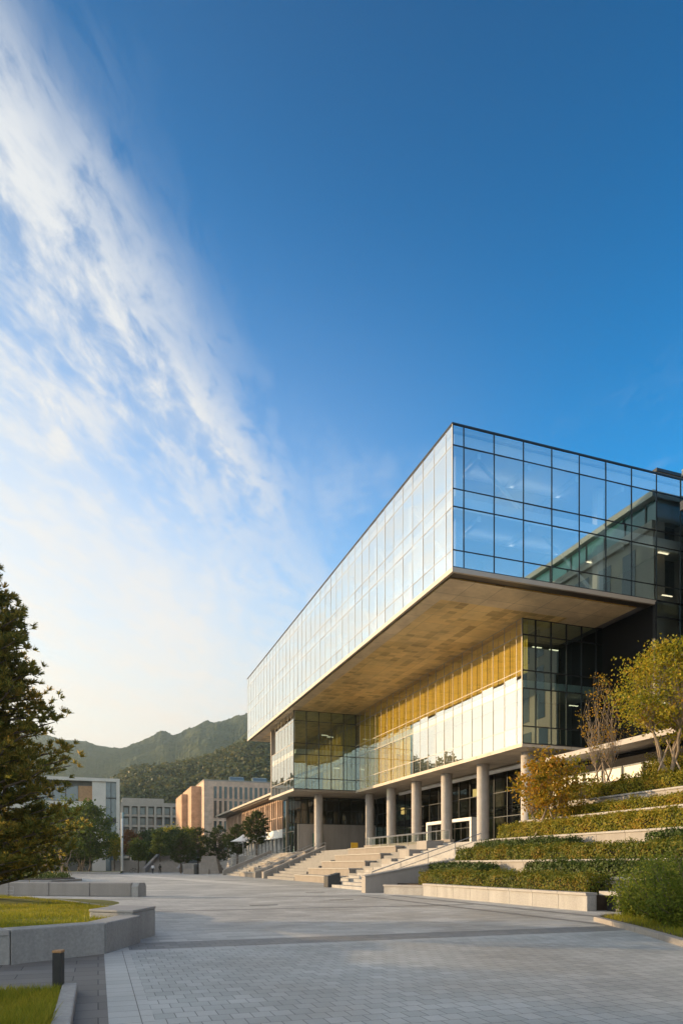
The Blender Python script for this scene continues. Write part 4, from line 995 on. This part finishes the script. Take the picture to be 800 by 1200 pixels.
# things on the terrace
b1 = thing('info_board', 'white information board standing between two columns', 'sign', W(33.6, 82.6, 3.3), None)
MB().box(33.2, 34.1, 82.6, 82.75, 3.9, 5.2).build('panel', M['white'], b1, bevel=.02); MB().box(33.5, 33.8, 82.62, 82.73, 3.3, 3.9).build('stand', M['metal'], b1)
tag(MB().box(33.0, 34.0, 88.6, 88.8, 3.3, 4.7).build('yellow_board', M['yellow'], bevel=.02), 'yellow board on the terrace by the stone lobby wall', 'sign')
for k, s in enumerate((28.9, 29.9)):
    p = thing('banner', ['narrow green banner on the stone lobby wall next to the wing column', 'narrow green banner on the stone lobby wall next to the yellow board'][k], 'banner', W(s, 92.5, 3.3), None, 'green banners on the lobby wall')
    MB().box(s-.25, s+.25, 92.45, 92.52, 4.0, 6.1).build('cloth', M['green'], p); MB().tube([W(s, 92.56, 3.3), W(s, 92.56, 6.2)], .03, 6).build('pole', M['metal'], p)
# bright boards under the side canopy
for k in range(6):
    t = 34.6+k*2.0
    p = thing('poster_board', ['plain bright board at the near end of the row under the canopy','bright board printed with a green sprig under the canopy','bright board printed with an orange mark under the canopy','bright board behind the slim tree trunk','bright board half hidden by the golden tree','bright board at the far end of the row near the column'][k], 'sign', W(34.6, t, 7.2), None, 'bright boards under the side canopy')
    MB().box(34.6, 34.72, t, t+1.72, 5.6, 8.45).build('panel', M['poster'], p)
    MB().box(34.56, 34.76, t-.10, t, 5.6, 8.55).box(34.56, 34.76, t+1.72, t+1.80, 5.6, 8.55).box(34.56, 34.76, t, t+1.72, 8.45, 8.55).build('frame', M['mullion'], p)
    if k in (1, 2):
        g = MB()
        for q in range(5):
            c = W(34.59, t+.8+.16*math.cos(q*1.9), 7.4+.14*q); an = q*1.3
            g.quad(c+D1*.14*math.cos(an)+Vector((0,0,.14*math.sin(an))), c+D1*.06*math.sin(an)-Vector((0,0,.06*math.cos(an))), c-D1*.14*math.cos(an)-Vector((0,0,.14*math.sin(an))), c-D1*.06*math.sin(an)+Vector((0,0,.06*math.cos(an))))
        g.build('printed_mark', M['leafprint' if k == 1 else 'orange'], p)

# ------------------------------------------------------------------ far left: lawn strip, young trees, light pole
structure(MB().prism([P0(-60,122), P0(140,122), P0(144,140), P0(-60,150)], -.02, .35).build('lawn_strip', M['turf'], loc=P0(40,135), rz=0))
kb3 = thing('strip_kerb', 'long granite kerb in front of the far lawn with the young trees', 'kerb', P0(60, 121.5))
MB().prism([P0(-60,121), P0(141,121), P0(141,122), P0(-60,122)], -.02, .40).build('kerb_stone', M['granite_cap'], kb3)
kb4 = thing('island_kerb', 'low granite kerb around the ground cover island', 'kerb', P0(40, 68))
MB().prism([P0(-40,60), P0(60,62), P0(96,68), P0(84,80), P0(-40,86)], -.02, .22).build('kerb_stone', M['granite_cap'], kb4)
structure(MB().prism([P0(-40,61), P0(56,63), P0(88,68.5), P0(80,79), P0(-40,85)], .2, .30).build('island_bed', M['soil'], loc=P0(40, 70), rz=0))
rnd = random.Random(77); gc = MB(); ins = in_poly([tuple(P0(-40,62).xy), tuple(P0(54,64).xy), tuple(P0(84,69).xy), tuple(P0(74,78).xy), tuple(P0(-40,84).xy)])
for _ in range(15000):
    x, y = -40+18*rnd.random(), 61+24*rnd.random()
    if not ins(x, y): continue
    leafq(gc, Vector((x, y, .3+.75*rnd.random()*(.6+.5*noise.noise(Vector((x*.6, y*.6, 1)))))), .10, rnd)
stuff(gc.build('ground_cover', M['hedge_dark'], loc=P0(40, 70), rz=0))
yt = broadleaf('staked_tree', 'young pale stemmed tree propped by crossed poles on the far lawn', P0(31, 100, .2), 9.0, 2.6, 2.6, 'leaf_green', 'bark_pale', 41, 34, 40, .17, 5, bare=.15, spread=.55, tr=.11, stakes=4, crown_bottom=3.6, group='propped young trees on the far lawn')
yt['label'] = 'leftmost young tree propped by crossed poles below the pine'
for k, (px, Y, sc, l) in enumerate(((54, 96, 1.0, 'young propped tree with the clearest crossed poles left of centre in the row'), (76, 100, 1.1, 'propped young tree third from the left in the row below the pine'), (96, 126, 1.05, 'rightmost propped young tree on the far lawn'))):
    dup(yt, P0(px, Y, .2), 1.3*k+.7, sc, l)
for k, (px, Y, H, rx, lm, l) in enumerate((
    (44, 132, 13.5, 4.5, 'leaf_dark', 'dark full tree behind the young propped trees'),
    (78, 128, 12.2, 4.2, 'leaf_green', 'green tree left of the tallest light green tree'),
    (106, 124, 12.6, 4.0, 'leaf_green', 'tallest light green tree beside the white light pole'),
    (20, 120, 10, 4.6, 'leaf_dark', 'dark tree half hidden by the pine branches'),
    (134, 146, 7.6, 1.5, 'leaf_yellow', 'thin yellowing tree just left of the light pole'),
    (152, 156, 9.0, 2.6, 'leaf_red', 'red brown tree just right of the light pole'),
    (162, 137, 6.3, 1.7, 'leaf_green', 'small round green tree beside the bicycle'),
    (188, 152, 8.8, 2.2, 'leaf_green', 'green tree behind the two walking people'),
    (200, 190, 11.5, 4.4, 'leaf_yellow', 'yellow green tree before the beige building'),
    (178, 200, 11.0, 4.4, 'leaf_dark', 'grey green tree below the loggia building'),
    (172, 176, 9.5, 3.6, 'leaf_dark', 'dark tree just behind the small round green tree'),
    (206, 160, 9.0, 3.4, 'leaf_dark', 'dark bushy tree directly behind the clear trunked round pine'),
    (62, 146, 9.5, 4.2, 'leaf_dark', 'low dark tree filling the gap between the propped trees'),
    (92, 150, 9.0, 4.0, 'leaf_dark', 'low dark tree in front of the office block ground floor'),
    (8, 140, 10.0, 4.5, 'leaf_dark', 'low dark tree at the left edge under the pine branches'),
    (221, 170, 10.5, 3.8, 'leaf_yellow', 'yellowing tree at the foot of the orange stair towers'))):
    broadleaf('leafy_tree', l, P0(px, Y, .1), H, H*(.26 if rx > 2.7 else .44), rx, lm, 'bark', 70+k, 60 if rx > 2.7 else 40, 110, .24 if rx > 2.7 else .18, 1, bare=.03, spread=.75 if rx > 2.7 else .42, tr=.16, crown_bottom=H*(.24 if rx > 2.7 else .46))
for k, (px, Y, H, rx, z, l) in enumerate((
    (212, 128, 7.4, 2.9, 0, 'round dark pine with a clear trunk right of the walking people'),
    (232, 132, 8.6, 3.0, 0, 'dense dark pine above the small stone steps'),
    (256, 135, 9.2, 3.3, 0, 'broad dark pine left of the stair railing'),
    (278, 128, 7.4, 2.6, 1.6, 'dark pine beside the white canopy'),
    (301, 112, 6.9, 2.3, 3.3, 'small pine standing before the shop glazing of the low building'))):
    pine_tree(l, P0(px, Y, z), H, rx, 90+k, rows=17, blade=.40, bw=.045, tuft=8, tufts=12, zlow=.26, rnd_top=1, m='leaf_dark', tr=.16, name='round_pine')
lp = thing('light_pole', 'tall white square light pole at the end of the far lawn', 'lamp post', P0(143, 138))
MB().tube([P0(143,138,0), P0(143,138,11)], .24, 8).build('shaft', M['white'], lp); MB().tube([P0(143,138,11), P0(143,138,12.2)], .27, 8).build('lamp_head', M['metal'], lp)
MB().tube([P0(143,138,-.02), P0(143,138,.35)], .42, 8).build('base', M['granite_cap'], lp)
# far stairs and walls at the end of the square
fs = thing('far_steps', 'pale far steps with a sloping side wall at the end of the square', 'staircase', P0(182, 150))
b = MB()
for k in range(18): 
    y = 146+k*.9; b.bx(-41.5, -35.0, y, 166, k*.32-.02 if k == 0 else k*.32, (k+1)*.32)
b.build('step_flight', M['granite_light'], fs)
for x in (-42.1, -35.0):
    MB().hexa([(x,144.5,-.02),(x+.6,144.5,-.02),(x+.6,166,-.02),(x,166,-.02),(x,144.5,.9),(x+.6,144.5,.9),(x+.6,166,7.2),(x,166,7.2)]).build('side_wall', M['granite_light'], fs)
rw = MB().bx(-49.5, -42.2, 147, 147.6, -.02, 2.6).build('retaining_wall', M['granite_light'], rz=0); tag(rw, 'blue grey stone wall behind the bicycle at the end of the square', 'wall')
rw2 = MB().bx(-34.2, -29.5, 147, 147.6, -.02, 2.0).build('retaining_wall', M['granite'], rz=0); tag(rw2, 'low grey stone wall right of the far steps', 'wall')
gs = thing('garden_steps', 'small stacked stone steps between two dark pines', 'steps', P0(245, 124))
for k in range(6): 
    c = P0(245, 124+k*1.0); MB().bx(c.x-2.0+.12*k, c.x+1.8-.1*k, c.y, c.y+6-k, k*.55-(.02 if k == 0 else 0), (k+1)*.55).build('step', M['granite_light'], gs, bevel=.04)
for px, l in ((222, 'low granite planter edge left of the dark waste bin'), (237, 'low granite planter edge right of the dark waste bin')):
    c = P0(px, 120); tag(MB().bx(c.x-1.1, c.x+1.1, c.y, c.y+1.2, -.02, .9).build('planter_edge', M['granite_light'], rz=0, bevel=.05), l, 'planter')
wb = thing('waste_bin', 'dark cylindrical waste bin near the pines', 'bin', P0(230, 117))
MB().lathe(P0(230,117,0), [(.42,0),(.44,.1),(.44,1.55)], 14).build('body', M['dark_metal'], wb); MB().lathe(P0(230,117,1.56), [(.47,0),(.47,.12),(.3,.2)], 14).build('lid', M['dark_metal'], wb)
tn = thing('white_canopy', 'white fabric canopy beside the low building', 'canopy', P0(285, 120, 3.0))
cc = P0(285, 120, 3.3); MB().lathe(cc+Vector((0,0,2.4)), [(2.3,0),(1.6,.32),(.8,.72),(.06,1.25)], 8).build('fabric', M['white'], tn)
MB().tube([cc, cc+Vector((0,0,3.5))], .06, 6).build('pole', M['metal'], tn)

# bicycle leaning at the wall
bk = thing('bicycle', 'dark bicycle parked by the blue grey wall', 'bicycle', P0(157, 141), 0)
c = P0(157, 141); wh = []
for dx in (-.52, .52):
    w0 = MB(); pts = [c+Vector((dx+.34*math.cos(k*.4488), 0, .36+.34*math.sin(k*.4488))) for k in range(15)]
    wq = w0.tube(pts, .03, 5, False).build('wheel', M['dark_metal'], bk)
    MB().tube([c+Vector((dx-.3,0,.36)), c+Vector((dx+.3,0,.36))], .008, 4).tube([c+Vector((dx,0,.06)), c+Vector((dx,0,.66))], .008, 4).build('spokes', M['metal'], wq)
j = {k: c+Vector(v) for k, v in dict(r=(-.52,0,.36), f=(.52,0,.36), b=(-.05,0,.34), s=(-.2,0,.86), h=(.36,0,.88)).items()}
MB().tube([j['r'], j['b'], j['h']], .025, 5).tube([j['r'], j['s'], j['b']], .022, 5).tube([j['s'], j['h'], j['f']], .022, 5).build('frame', M['dark_metal'], bk)
MB().tube([j['h']+Vector((0,-.28,.14)), j['h']+Vector((0,0,.12)), j['h']+Vector((0,.28,.14))], .018, 5).build('handlebar', M['metal'], bk)
MB().tube([j['s']+Vector((-.14,0,.06)), j['s']+Vector((.12,0,.06))], [.07,.03], 6).build('saddle', M['black_cloth'], bk)

# ------------------------------------------------------------------ two people walking away
def person(label, loc, top, bottom, hair_long, stride, arm, seed):
    o = thing('person', label, 'person', loc, 0); L = Vector(loc)
    def skin(name, edges, rad, m, parent):
        me = bpy.data.meshes.new(name); vs = list(rad.keys()); idx = {k: i for i, k in enumerate(vs)}
        me.from_pydata([pos[k] for k in vs], [(idx[a], idx[c]) for a, c in edges], [])
        ob = bpy.data.objects.new(name, me); C.objects.link(ob); ob.parent = parent; me.materials.append(m)
        ob.modifiers.new('skin', 'SKIN')
        for i, k in enumerate(vs): me.skin_vertices[0].data[i].radius = (rad[k], rad[k]*(.75 if k in ('pel','waist','chest','hem') else 1)); me.skin_vertices[0].data[i].use_root = (i == 0)
        s = ob.modifiers.new('sub', 'SUBSURF'); s.levels = 1; s.render_levels = 1
        return ob
    st = stride
    pos = dict(pel=(0,0,.93), waist=(0,0,1.08), chest=(0,.02,1.33), neck=(0,.01,1.49), head=(0,.02,1.60), crown=(0,.0,1.71),
        sl=(-.19,0,1.42), el=(-.24,-.10*arm,1.15), hl=(-.25,.06*arm,.92), fl=(-.25,.10*arm,.82), sr=(.19,0,1.42), er=(.24,.10*arm,1.15), hr=(.25,.24*arm,.94), fr=(.25,.29*arm,.85),
        al=(-.10,0,.88), kl=(-.11,st*.45+.03,.50), nl=(-.11,st*.55-.06,.09), tl=(-.12,st*.55+.12,.04), ar=(.10,0,.88), kr=(.11,-st*.25+.05,.50), nr=(.11,-st*.8,.13), tr=(.12,-st*.8+.15,.04), hem=(0,0,.86))
    E = [('pel','waist'),('waist','chest'),('chest','neck'),('neck','head'),('head','crown'),('chest','sl'),('sl','el'),('el','hl'),('hl','fl'),('chest','sr'),('sr','er'),('er','hr'),('hr','fr'),
         ('pel','al'),('al','kl'),('kl','nl'),('nl','tl'),('pel','ar'),('ar','kr'),('kr','nr'),('nr','tr')]
    skin('body', E, dict(pel=.14, waist=.12, chest=.15, neck=.055, head=.095, crown=.07, sl=.06, el=.045, hl=.035, fl=.035, sr=.06, er=.045, hr=.035, fr=.035, al=.09, kl=.06, nl=.045, tl=.04, ar=.09, kr=.06, nr=.045, tr=.04), M['skin'], o)
    skin('jacket', [('hem','waist'),('waist','chest'),('chest','sl'),('sl','el'),('el','hl'),('chest','sr'),('sr','er'),('er','hr')], dict(hem=.185, waist=.17, chest=.195, sl=.085, el=.068, hl=.052, sr=.085, er=.068, hr=.052), M[top], o)
    skin('trousers', [('pel','al'),('al','kl'),('kl','nl'),('pel','ar'),('ar','kr'),('kr','nr')], dict(pel=.165, al=.115, kl=.083, nl=.065, ar=.115, kr=.083, nr=.065), M[bottom], o)
    for k, sx in (('tl',-1), ('tr',1)):
        p = Vector(pos[k]); me_ = MB(); MAT_o = MAT[o.name]; MAT[o.name] = Matrix.Identity(4)
        me_.tube([p+Vector((0,-.18,.02)), p+Vector((0,-.03,.03)), p+Vector((0,.07,.0))], [.055,.055,.04], 8).build('shoe', M['dark_metal'], o); MAT[o.name] = MAT_o
    MAT_o = MAT[o.name]; MAT[o.name] = Matrix.Identity(4); h = MB()
    h.lathe((0,-.005,1.50 if hair_long else 1.57), [(.07,0),(.118,.04),(.122,.11),(.10,.2),(.05,.25 if hair_long else .19)], 12).build('hair', M['hair'], o, smooth=True); MAT[o.name] = MAT_o
    return o
person('person in a white top and dark trousers walking away across the square', P0(179, 127), 'white_cloth', 'navy', False, .32, 1, 1)
person('person dressed all in black walking beside the one in white', P0(187.5, 127), 'black_cloth', 'black_cloth', True, -.28, -1, 2)
# ------------------------------------------------------------------ air between here and the mountains
hz = MB().bx(-1060, 720, -820, 1700, -1.5, 360).build('haze', M['soil'], loc=(-170,440,-1.5), rz=0); stuff(hz)
hz.data.materials.clear(); m, t, out = mat('haze air'); v = t.new('ShaderNodeVolumePrincipled')
v.inputs['Color'].default_value = (.70,.86,.88,1); v.inputs['Density'].default_value = HAZE; v.inputs['Anisotropy'].default_value = .7
t.l.new(v.outputs[0], out.inputs['Volume']); hz.data.materials.append(m)
